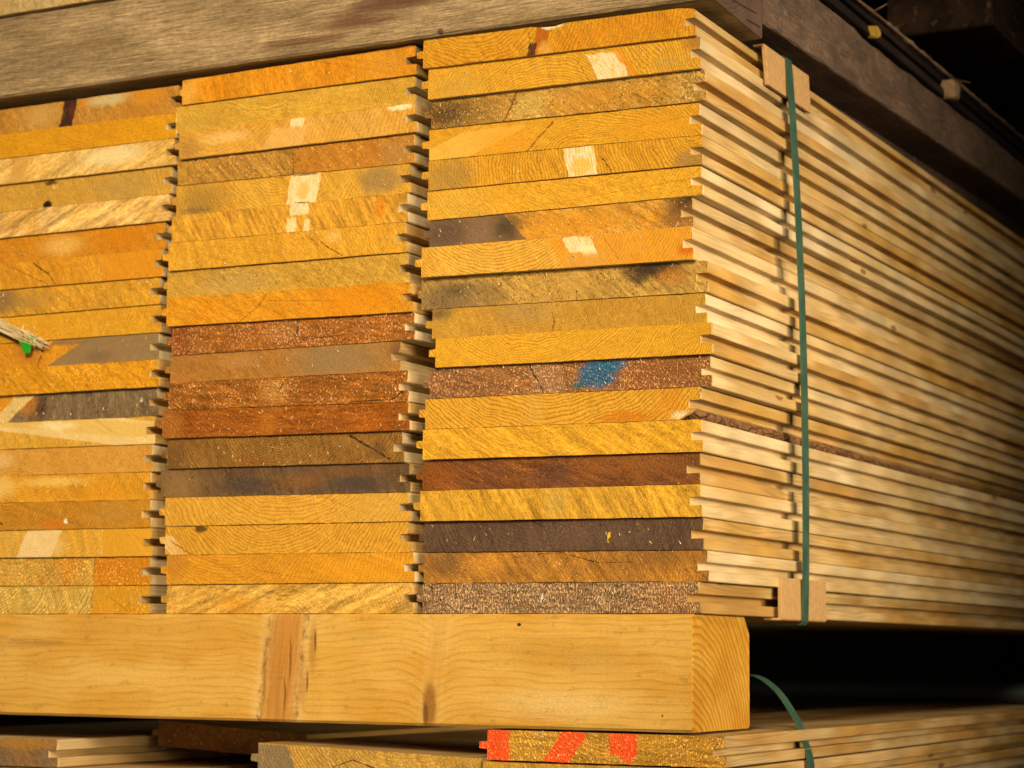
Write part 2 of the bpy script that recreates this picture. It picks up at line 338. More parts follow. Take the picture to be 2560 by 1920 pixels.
# ------------------------------------------------------------------ squared timbers
def timber_mat(name, base, second, seed, knots=(), old=False, spacing=5.0, stains=(), warp=(30, 10)):
    """long grain along local x, faces -y and +z; knots: (x mm, half width mm, lean) full-height knot bands"""
    g = NB(name); X, Y, Z = g.xyz(); so = seed * 53.0
    P = g.vec(g.ma('ADD', g.ma('MULTIPLY', X, 0.012), so), g.ma('MULTIPLY', Y, 0.03), g.ma('MULTIPLY', Z, 0.03))
    lo = g.sep(g.noise(P, 1.0, 2.0, 0.5, True))
    mid = g.noise(g.vec(g.ma('MULTIPLY', X, 0.05), Y, g.ma('MULTIPLY', Z, 0.12)), 1.0, 3.0, 0.6)
    st = g.noise(g.vec(g.ma('MULTIPLY', X, 0.035), g.ma('MULTIPLY', Y, 1.1), g.ma('MULTIPLY', Z, 1.0)), 1.0, 4.0, 0.75)
    col = g.mix(g.mr(lo[0], 0.38, 0.62), seen(base), seen(second))
    q = g.ma('ADD', g.ma('SUBTRACT', Z, Y), g.ma('MULTIPLY', lo[1], float(warp[0])))
    q = g.ma('ADD', q, g.ma('MULTIPLY', g.noise(g.vec(g.ma('MULTIPLY', X, .03), so, g.ma('MULTIPLY', Z, .03)), 1.0, 1.0), float(warp[1])))
    for (kx, kw, lean, c, amt) in knots:
        kd = g.ma('DIVIDE', g.ma('SUBTRACT', g.ma('SUBTRACT', X, kx), g.ma('MULTIPLY', Z, lean)), kw * 2.0)
        gs = g.ma('POWER', 2.718, g.ma('MULTIPLY', g.ma('MULTIPLY', kd, kd), -1.0))
        q = g.ma('ADD', q, g.ma('MULTIPLY', gs, 7.0))
    fr = g.ma('FRACT', g.ma('ADD', g.ma('DIVIDE', q, spacing), g.ma('MULTIPLY', g.noise(g.vec(g.ma('DIVIDE', q, spacing * 4), so, 0.0), 1.0, 1.0), 1.6)))
    lw = g.ma('MULTIPLY', g.mr(fr, 0.5, 0.86), g.mr(fr, 0.9, 1.0, 1.0, 0.0))
    lw = g.ma('MULTIPLY', lw, g.mr(mid, 0.3, 0.62, 0.25, 1.0))
    col = g.mix(g.ma('MULTIPLY', lw, 0.3 if old else 0.42), col, g.mul(col, 0.55))
    col = g.mul(col, g.mr(st, 0.3, 0.7, 0.60 if old else 0.86, 1.28 if old else 1.1, False))
    fine = g.noise(g.vec(g.ma('MULTIPLY', X, 0.35), Y, Z), 1.3, 2.0, 0.6)
    if old:
        s2 = g.noise(g.vec(g.ma('MULTIPLY', X, 0.05), g.ma('MULTIPLY', Y, 2.0), g.ma('ADD', g.ma('MULTIPLY', Z, 1.9), g.ma('MULTIPLY', lo[1], 9.0))), 1.0, 2.0, .6)
        col = g.mul(col, g.mr(s2, .36, .52, .55, 1.0)); col = g.mul(col, g.mr(s2, .55, .68, 1.0, 1.3))
        s3 = g.noise(g.vec(g.ma('MULTIPLY', X, 0.3), Y, g.ma('MULTIPLY', Z, .5)), 1.0, 3.0, .7); col = g.mul(col, g.mr(s3, .3, .7, .78, 1.2, False))
    col = g.mul(col, g.mr(fine, 0.3, 0.7, 0.9, 1.08, False))
    for (kx, kw, lean, c, amt) in knots:
        wx = g.ma('ADD', X, g.ma('MULTIPLY', g.ma('SUBTRACT', mid, 0.5), 7.0))
        kd = g.ma('ABSOLUTE', g.ma('SUBTRACT', g.ma('SUBTRACT', wx, kx), g.ma('MULTIPLY', Z, lean)))
        inner = g.mix(g.mr(g.noise(g.vec(g.ma('SUBTRACT', X, g.ma('MULTIPLY', Z, lean)), so, g.ma('MULTIPLY', Z, .06)), 0.45, 2.0), 0.38, 0.62), seen(c), g.mul(seen(c), 0.7))
        # pale swollen rim, brown skin, warm heart
        col = g.mix(g.mr(kd, kw, kw * 1.7, 0.35 if amt > .5 else 0.12, 0.0), col, seen((240, 200, 120)))
        kdn = g.ma('ADD', kd, g.ma('MULTIPLY', g.ma('SUBTRACT', st, 0.5), kw * .5))
        col = g.mix(g.mr(kdn, kw * 0.45, kw * 1.25, amt, 0.0), col, inner)
        ring = g.ma('MULTIPLY', g.mr(kdn, kw * .7, kw * .98), g.mr(kdn, kw * 1.0, kw * 1.2, 1.0, 0.0))
        ring = g.ma('MULTIPLY', ring, g.mr(g.noise(g.vec(g.ma('MULTIPLY', X, .25), so, g.ma('MULTIPLY', Z, .12)), 1.0, 3.0, .7), .42, .6))
        col = g.mix(g.ma('MULTIPLY', ring, 0.7 if amt > .5 else .12), col, seen((120, 80, 40)))
    for (ex, ez, rx, rz, c, amt, soft) in stains:
        wx = g.ma('ADD', X, g.ma('MULTIPLY', g.ma('SUBTRACT', mid, 0.5), 40.0 if rx > 12 else 3.0)); wz = g.ma('ADD', Z, g.ma('MULTIPLY', g.ma('SUBTRACT', st, 0.5), 14.0 if rx > 12 else 1.0))
        a = g.ma('DIVIDE', g.ma('SUBTRACT', wx, ex), rx); b = g.ma('DIVIDE', g.ma('SUBTRACT', wz, ez), rz)
        r = g.ma('SQRT', g.ma('ADD', g.ma('MULTIPLY', a, a), g.ma('MULTIPLY', b, b)))
        col = g.mix(g.mr(r, 1 - soft, 1.0 + soft * .3, amt, 0.0), col, g.mul(seen(c), g.mr(fine, .3, .7, .8, 1.2, False)))
    dt = g.noise(g.vec(g.ma('MULTIPLY', X, .09), so, g.ma('MULTIPLY', Z, .14)), 1.0, 5.0, .72)
    col = g.mix(g.mr(dt, .55, .72, 0.0, .45), col, seen((128, 94, 52)))
    g.bump(g.ma('ADD', g.ma('ADD', st, g.ma('MULTIPLY', lw, .4)), g.ma('MULTIPLY', fine, .5)), 0.5 if old else 0.3, 0.0008 if old else 0.0004)
    return g.done(col, 0.82 if old else 0.66)
def timber_end_mat(name, base, second, cy, cz, spacing, strength, seed, cracks=(), saw=.5):
    """ring pattern on the sawn end that faces +x; coordinates local y,z mm"""
    g = NB(name); X, Y, Z = g.xyz(); so = seed * 31.0
    lo = g.sep(g.noise(g.vec(so, Y, Z), 0.03, 2.0, 0.5, True)); fine = g.noise(g.vec(so, Y, Z), 1.1, 3.0, 0.65)
    col = g.mix(g.mr(lo[0], .35, .65), seen(base), seen(second))
    dy = g.ma('SUBTRACT', g.ma('ADD', Y, g.ma('MULTIPLY', lo[1], 10.0)), cy); dz = g.ma('SUBTRACT', g.ma('ADD', Z, g.ma('MULTIPLY', lo[2], 10.0)), cz)
    d = g.ma('SQRT', g.ma('ADD', g.ma('MULTIPLY', dy, dy), g.ma('MULTIPLY', dz, dz)))
    fr = g.ma('FRACT', g.ma('ADD', g.ma('DIVIDE', d, spacing), g.ma('MULTIPLY', g.noise(g.vec(g.ma('DIVIDE', d, 14.0), so, 0.0), 1.0, 1.0), 2.0)))
    lw = g.ma('MULTIPLY', g.mr(fr, .3, .85), g.mr(fr, .9, 1.0, 1.0, 0.0))
    col = g.mix(g.ma('MULTIPLY', lw, strength), col, g.mul(col, .48))
    sw = g.noise(g.vec(so, g.ma('ADD', g.ma('MULTIPLY', Y, .35), g.ma('MULTIPLY', Z, .45)), g.ma('MULTIPLY', g.ma('SUBTRACT', Y, Z), .04)), 1.0, 2.0)
    col = g.mul(col, g.mr(sw, .3, .7, 1 - .25 * saw, 1 + .2 * saw, False)); col = g.mul(col, g.mr(fine, .3, .7, .86, 1.12, False))
    h = g.ma('ADD', fine, g.ma('MULTIPLY', lw, .4))
    for (ay, az, by, bz, wd) in cracks:
        L2 = (by - ay) ** 2 + (bz - az) ** 2
        py = g.ma('SUBTRACT', Y, ay); pz = g.ma('SUBTRACT', g.ma('ADD', Z, g.ma('MULTIPLY', lo[1], 2.0)), az)
        tt = g.ma('DIVIDE', g.ma('ADD', g.ma('MULTIPLY', py, by - ay), g.ma('MULTIPLY', pz, bz - az)), L2, clamp=True)
        qy = g.ma('SUBTRACT', py, g.ma('MULTIPLY', tt, by - ay)); qz = g.ma('SUBTRACT', pz, g.ma('MULTIPLY', tt, bz - az))
        dd = g.ma('SQRT', g.ma('ADD', g.ma('MULTIPLY', qy, qy), g.ma('MULTIPLY', qz, qz)))
        mk = g.mr(dd, wd * .4, wd, .85, 0.0); col = g.mix(mk, col, seen(DARK)); h = g.ma('SUBTRACT', h, mk)
    g.bump(h, .5, .0006); return g.done(col, .74)

def timber(name, foot, z0, z1, mats, chamfer=0.0, sub=60, rag=0.0004, seed=1):
    """squared timber; foot = (x0 front y, x1 front y, x1 back y, x0 back y) as four (x,y) corners; end face +x gets mats[1]"""
    rnd = random.Random(seed)
    (ax, ay), (bx, by), (cx, cy), (dx, dy) = foot
    ox, oy = bx, by
    bm = bmesh.new(); rings = []
    e = 0.0018
    for i in range(sub + 1):
        t = i / sub
        f = Vector((ax + (bx - ax) * t, ay + (by - ay) * t)); k = Vector((dx + (cx - dx) * t, dy + (cy - dy) * t))
        dn = (k - f).normalized()
        def J(): return rnd.uniform(-rag, rag)
        pts = []
        def add(base, inw, z):
            q = base + dn * inw
            pts.append(Vector((q.x - ox, q.y - oy, z)))
        add(f, 0 + J() * .3, z0 + e); add(f, 0, z1 - e); add(f, e + J() * .5, z1 + J() * .4)
        ch = max(chamfer, e)
        add(k, -ch, z1); add(k, 0, z1 - ch * 1.2); add(k, 0, z0 + e); add(k, -e, z0); add(f, e, z0 + J() * .3)
        rings.append([bm.verts.new(p) for p in pts])
    n = 8
    for a, b in zip(rings, rings[1:]):
        for i in range(n):
            fc = bm.faces.new((a[i], a[(i + 1) % n], b[(i + 1) % n], b[i])); fc.material_index = 0
    endp = [v.co.copy() for v in rings[-1]]
    bm.faces.new(rings[0]).material_index = 1; bm.faces.new(rings[-1]).material_index = 1
    bmesh.ops.recalc_face_normals(bm, faces=bm.faces)
    o = new_obj(name, bm, mats, None, (ox, oy, 0))
    eb = bmesh.new(); a = [eb.verts.new(p) for p in endp]; cen = sum(endp, Vector()) / n
    b = [eb.verts.new(cen + (p - cen) * .994 + Vector((.0008, 0, 0))) for p in endp]
    for i in range(n): eb.faces.new((a[i], a[(i + 1) % n], b[(i + 1) % n], b[i]))
    f = eb.faces.new(b); bmesh.ops.recalc_face_normals(eb, faces=eb.faces); eb.normal_update()
    if f.normal.x < 0: bmesh.ops.reverse_faces(eb, faces=eb.faces)
    new_obj('sawn_end', eb, mats[1], o)
    return o

# lower bearer (fresh) : local x = X + 15.5 mm
fresh = timber_mat('fresh_timber', (226, 170, 82), (216, 154, 66), 3,
    knots=((-299, 15, 0.12, (196, 118, 38), .74), (-180, 6.5, 0.10, (216, 152, 64), .3)), warp=(20, 2),
    stains=((-187, -60, 6.0, 17, (150, 96, 44), .85, .5), (-190, -66, 2.5, 9, (112, 70, 36), .8, .5), (-121, -7.0, 1.6, 1.2, BLK, .95, .3), (-20, -63.5, .9, .7, BLK, .9, .3), (-520, -21, 34, 3, (160, 108, 52), .6, .6),
            (-420, -10, 120, 7, (204, 146, 64), .6, .9), (-240, -14, 22, 6, (196, 146, 66), .5, .8), (-105, -24, 60, 12, (196, 148, 66), .45, .9), (-70, -30, 30, 10, (188, 142, 70), .4, .9), (-90, -58, 60, 12, (240, 198, 116), .55, .9), (-297, -30, 1.0, 18, (130, 70, 28), .75, .6), (-301, -55, .8, 13, (120, 62, 24), .8, .5), (-287, -50, 5, 16, (170, 100, 40), .5, .9), (-440, -44, 60, 10, (236, 186, 96), .45, .9), (-279, -22, 4, 22, (176, 120, 56), .7, .9), (-277, -18, 1.1, 9, (110, 68, 34), .8, .5), (-283, -46, 1.1, 9, (110, 68, 34), .7, .5), (-318, -40, 2, 26, (150, 96, 44), .6, .8)))
fresh_end = timber_end_mat('fresh_timber_end', (222, 160, 66), (210, 144, 54), -8, -100, 4.8, .62, 4)
o = timber('bearer_timber', [(-0.95, -.001), (-.0062, -.001), (-.0080, .1015), (-0.95, .1015)], -.0737, -.0002, [fresh, fresh_end], chamfer=.0095, seed=4)
setp(o, 'fresh honey-coloured square timber with a wide orange knot under the main pack', 'timber', 'square timbers between the packs')
# upper bearer (weathered)
oldm = timber_mat('weathered_timber', (188, 152, 98), (160, 128, 80), 8, old=True, spacing=2.6, warp=(16, 3),
    stains=((-255, 410, 46, 5, (92, 56, 36), .8, .9), (-232, 419, 60, 6, (96, 60, 38), .75, .9), (-310, 402, 46, 4, (100, 62, 40), .85, .9), (-275, 412, 34, 9, (108, 70, 44), .75, .9), (-230, 424, 50, 9, (96, 60, 40), .8, .9), (-500, 425, 40, 5, (126, 92, 54), .4, .9), (-198, 395, 3, 2.6, (70, 50, 36), .85, .5)))
olde = timber_end_mat('weathered_timber_end', (112, 84, 62), (98, 74, 54), 20, 470, 3.2, .35, 9,
    cracks=((30, 402, 92, 408, .8), (45, 412, 88, 421, .7), (60, 420, 95, 442, .7), (20, 425, 60, 440, .5), (72, 398, 100, 401, .9)))
o = timber('bearer_timber', [(-0.95, -.0085), (.0109, -.0093), (.0061, .0951), (-0.95, .092)], .3925, .4555, [oldm, olde], seed=11, rag=.0006)
setp(o, 'weathered grey-brown square timber with dark stains lying on top of the main pack', 'timber', 'square timbers between the packs')

# long old plank lying over the right edge of the pack
def plank_mat(name, a, b, seed):
    g = NB(name); X, Y, Z = g.xyz()
    n1 = g.noise(g.vec(X, g.ma('MULTIPLY', Y, .35), Z), .05, 5.0, .65); n2 = g.noise(g.vec(g.ma('MULTIPLY', X, 1.0), g.ma('MULTIPLY', Y, .05), Z), 1.0, 3.0, .6)
    col = g.mix(g.mr(n1, .35, .65), seen(a), seen(b)); col = g.mul(col, g.mr(n2, .3, .7, .62, 1.3, False))
    sp = g.noise(g.vec(X, g.ma('MULTIPLY', Y, .7), Z), .12, 2.0, .5)
    col = g.mix(g.mr(sp, .60, .72, 0, .5), col, seen((158, 118, 74)))
    g.bump(g.ma('ADD', n1, n2), .6, .001); return g.done(col, .85)
OLDP = plank_mat('old_plank_wood', (122, 94, 68), (96, 76, 56), 2)
bm = bmesh.new(); rings = []; rnd = random.Random(5)
N = 70
for i in range(N + 1):
    y = .0975 + 2.4 * (i / N) ** 1.5
    xo = .0082; zb = .4018 + .022 * min(y, 1.0); zt = .4520 + .0125 * min(y, 1.0) + (.0035 * mnoise.noise(Vector((y * 26, 0, 0))) - .0030 if .30 < y < .62 else 0)
    j = lambda k: rnd.uniform(-k, k)
    rings.append([bm.verts.new(p) for p in ((xo - .1, y, .3932), (xo - .036, y, .3932), (xo - .036, y, zb), (xo - .0012 + j(.0004), y, zb), (xo + j(.0005), y, zb + .001 + j(.0006)), (xo + j(.0005), y, zt - .003), (xo - .003 + j(.001), y, zt + j(.0006)), (xo - .1, y, zt))])
for a, b in zip(rings, rings[1:]):
    for i in range(8): bm.faces.new((a[i], a[(i + 1) % 8], b[(i + 1) % 8], b[i]))
bm.faces.new(rings[0]); bm.faces.new(rings[-1]); bmesh.ops.recalc_face_normals(bm, faces=bm.faces)
setp(new_obj('weathered_plank', bm, OLDP), 'long rough dark grey plank overhanging the top right edge of the main pack', 'plank')

# ------------------------------------------------------------------ main pack of tongue and groove boards
def add_tongue(o, t, z0, tg, mt, sm, yf, seed):
    rnd = random.Random(seed + 9); c = .0005; dz = rnd.uniform(-.0004, .0004)
    p = [(.00005, z0 + .36 * t + dz), (.00005, z0 + .62 * t + dz), (-tg + c, z0 + .605 * t + dz), (-tg, z0 + .58 * t + dz), (-tg, z0 + .41 * t + dz), (-tg + c, z0 + .385 * t + dz)]
    tgo = loft('tongue', list(reversed(p)), 2.55, yf, [mt, sm], (0, 0, 0), seed, jit=.0002, parent=o, split=False)
def make_board(spec, row, seed, colname, tongue_room):
    label, base, second, rings, saw, light, dark, feats = spec
    xl, xr, bl, br, tl, tr, yo = row
    W = (xr - xl) / 1000; rnd = random.Random(seed)
    mt = end_mat('%s_end_grain' % colname, base, second, seed, feats, rings, saw, light, dark, bump=0.45 + .3 * light)
    sm = SIDES[seed % 4]
    zb = min(bl, br) / 1000
    topf = None; brk = False; skew = rnd.uniform(-.004, .004)
    if 'topmost at right' in label:
        topf = lambda u: -.0016 * math.exp(-((u - .495) / .022) ** 2) - .0010 * math.exp(-((u - .46) / .03) ** 2) - (.0022 * max(0, (u - .93) / .07) ** 2)
    if 'broken lower lip' in label: brk = True
    tg = min(.005, tongue_room - .0006)
    prof = board_profile(W, bl / 1000 - zb, br / 1000 - zb, tl / 1000 - zb, tr / 1000 - zb, tongue=False, topf=topf, brk=brk,
                         groove=rnd.uniform(.0072, .0092), lip=rnd.uniform(.0002, .0016), gap=rnd.uniform(.0003, .0006), seed=seed)
    yf = lambda x: skew * (x - W / 2)
    o = loft('floorboard', prof, 2.6 + rnd.uniform(-.02, .02), yf, [mt, sm], (xl / 1000, yo / 1000, zb), seed, jit=.00016 + .00012 * light)
    setp(o, label, 'board', 'tongue and groove boards of the main pack')
    if tg > .0012: add_tongue(o, (tl - bl) / 1000, bl / 1000 - zb, tg, mt, sm, yf, seed)
    if light >= .3 or 'grey' in label or seed % 3 == 0:
        fibres('torn_fibres', M_FIB, o, W, .0205, int(10 + 34 * light), seed + 3, u0=.2 if colname == 'left' else .02, yf=yf, size=.0030)
    return o, W, zb, yf
RROWS=[
 (-201.5, -0.3, 371.4, 369.4, 391.4, 389.3, -7.0),
 (-198.8, 2.0, 349.9, 348.3, 371.4, 369.4, -4.0),
 (-198.6, 4.2, 330.4, 327.5, 349.9, 348.3, 0.0),
 (-200.7, 0.2, 308.8, 305.9, 330.4, 327.5, 1.5),
 (-201.0, 0.7, 287.7, 286.5, 308.8, 305.9, 1.5),
 (-202.1, 0.1, 267.2, 266.9, 287.7, 286.5, 3.0),
 (-200.8, -6.7, 247.9, 246.4, 267.2, 266.9, 4.0),
 (-203.4, -4.0, 227.2, 224.5, 247.9, 246.4, -2.0),
 (-206.2, 3.5, 206.1, 203.6, 227.2, 224.5, 3.5),
 (-198.0, 2.5, 185.3, 183.8, 206.1, 203.6, 4.5),
 (-192.4, 8.2, 164.9, 163.2, 185.3, 183.8, -1.0),
 (-198.4, 6.0, 144.6, 143.3, 164.9, 163.2, 3.0),
 (-200.9, -0.2, 123.7, 122.4, 144.6, 143.3, 1.5),
 (-201.3, 0.9, 103.1, 101.6, 123.7, 122.4, 0.0),
 (-203.6, -2.0, 82.3, 81.4, 103.1, 101.6, 3.5),
 (-202.2, 0.6, 61.6, 60.5, 82.3, 81.4, -1.0),
 (-201.1, 0.5, 41.1, 40.1, 61.6, 60.5, 2.5),
 (-201.1, 3.7, 20.5, 20.2, 41.1, 40.1, 3.0),
 (-200.9, -0.9, 0.2, 0.2, 20.5, 20.2, 1.0),
]
MROWS=[
 (-408.6, -210.6, 370.4, 370.4, 389.3, 391.3, 0.0),
 (-414.4, -213.0, 349.7, 350.2, 370.4, 370.4, 2.0),
 (-409.0, -209.4, 329.5, 329.5, 349.7, 350.2, -1.0),
 (-412.0, -212.6, 311.0, 308.8, 329.5, 329.5, 2.5),
 (-413.1, -215.7, 288.5, 288.3, 311.0, 308.8, 3.0),
 (-414.8, -216.5, 268.5, 267.5, 288.5, 288.3, 1.0),
 (-416.2, -216.5, 247.6, 246.3, 268.5, 267.5, 0.0),
 (-418.8, -216.0, 227.4, 225.1, 247.6, 246.3, 2.5),
 (-415.1, -210.8, 206.6, 204.3, 227.4, 225.1, -2.0),
 (-412.0, -209.7, 185.6, 185.4, 206.6, 204.3, 1.0),
 (-413.0, -220.7, 165.7, 164.6, 185.6, 185.4, 1.5),
 (-411.6, -212.3, 145.7, 142.8, 165.7, 164.6, -1.5),
 (-416.5, -211.3, 125.2, 123.3, 145.7, 142.8, -1.5),
 (-413.7, -217.1, 103.7, 102.1, 125.2, 123.3, 1.5),
 (-420.5, -212.9, 83.3, 81.7, 103.7, 102.1, 4.0),
 (-413.3, -210.2, 62.3, 61.9, 83.3, 81.7, 0.0),
 (-412.2, -211.1, 41.8, 41.3, 62.3, 61.9, 0.5),
 (-409.3, -205.9, 20.7, 21.1, 41.8, 41.3, -1.0),
 (-409.7, -207.3, 0.2, 0.2, 20.7, 21.1, 0.5),
]
LROWS=[
 (-612.2, -411.7, 366.2, 365.7, 386.5, 386.7, 2.0),
 (-613.6, -413.1, 347.0, 346.5, 366.2, 365.7, 0.0),
 (-613.7, -413.2, 326.6, 326.5, 347.0, 346.5, 0.0),
 (-618.1, -417.6, 305.9, 305.9, 326.6, 326.5, 3.0),
 (-618.4, -417.9, 285.2, 285.6, 305.9, 305.9, 1.5),
 (-622.8, -422.3, 265.5, 265.1, 285.2, 285.6, 4.0),
 (-622.7, -422.2, 245.3, 244.6, 265.5, 265.1, 1.5),
 (-626.0, -425.5, 224.2, 224.6, 245.3, 244.6, 3.0),
 (-624.9, -424.4, 204.4, 203.9, 224.2, 224.6, 4.0),
 (-626.7, -426.2, 184.4, 184.0, 204.4, 203.9, 5.0),
 (-623.0, -422.5, 164.0, 163.6, 184.4, 184.0, 1.0),
 (-626.0, -425.5, 144.0, 142.9, 164.0, 163.6, 5.0),
 (-625.9, -425.4, 123.7, 122.3, 144.0, 142.9, 3.0),
 (-626.6, -426.1, 103.8, 102.0, 123.7, 122.3, 2.5),
 (-627.6, -427.1, 83.2, 81.9, 103.8, 102.0, 1.5),
 (-625.7, -425.2, 62.1, 61.7, 83.2, 81.9, 0.0),
 (-624.3, -423.8, 41.9, 41.2, 62.1, 61.7, 1.0),
 (-626.9, -426.4, 20.7, 20.7, 41.9, 41.2, 3.5),
 (-626.8, -426.3, 0.2, 0.2, 20.7, 20.7, 3.0),
]
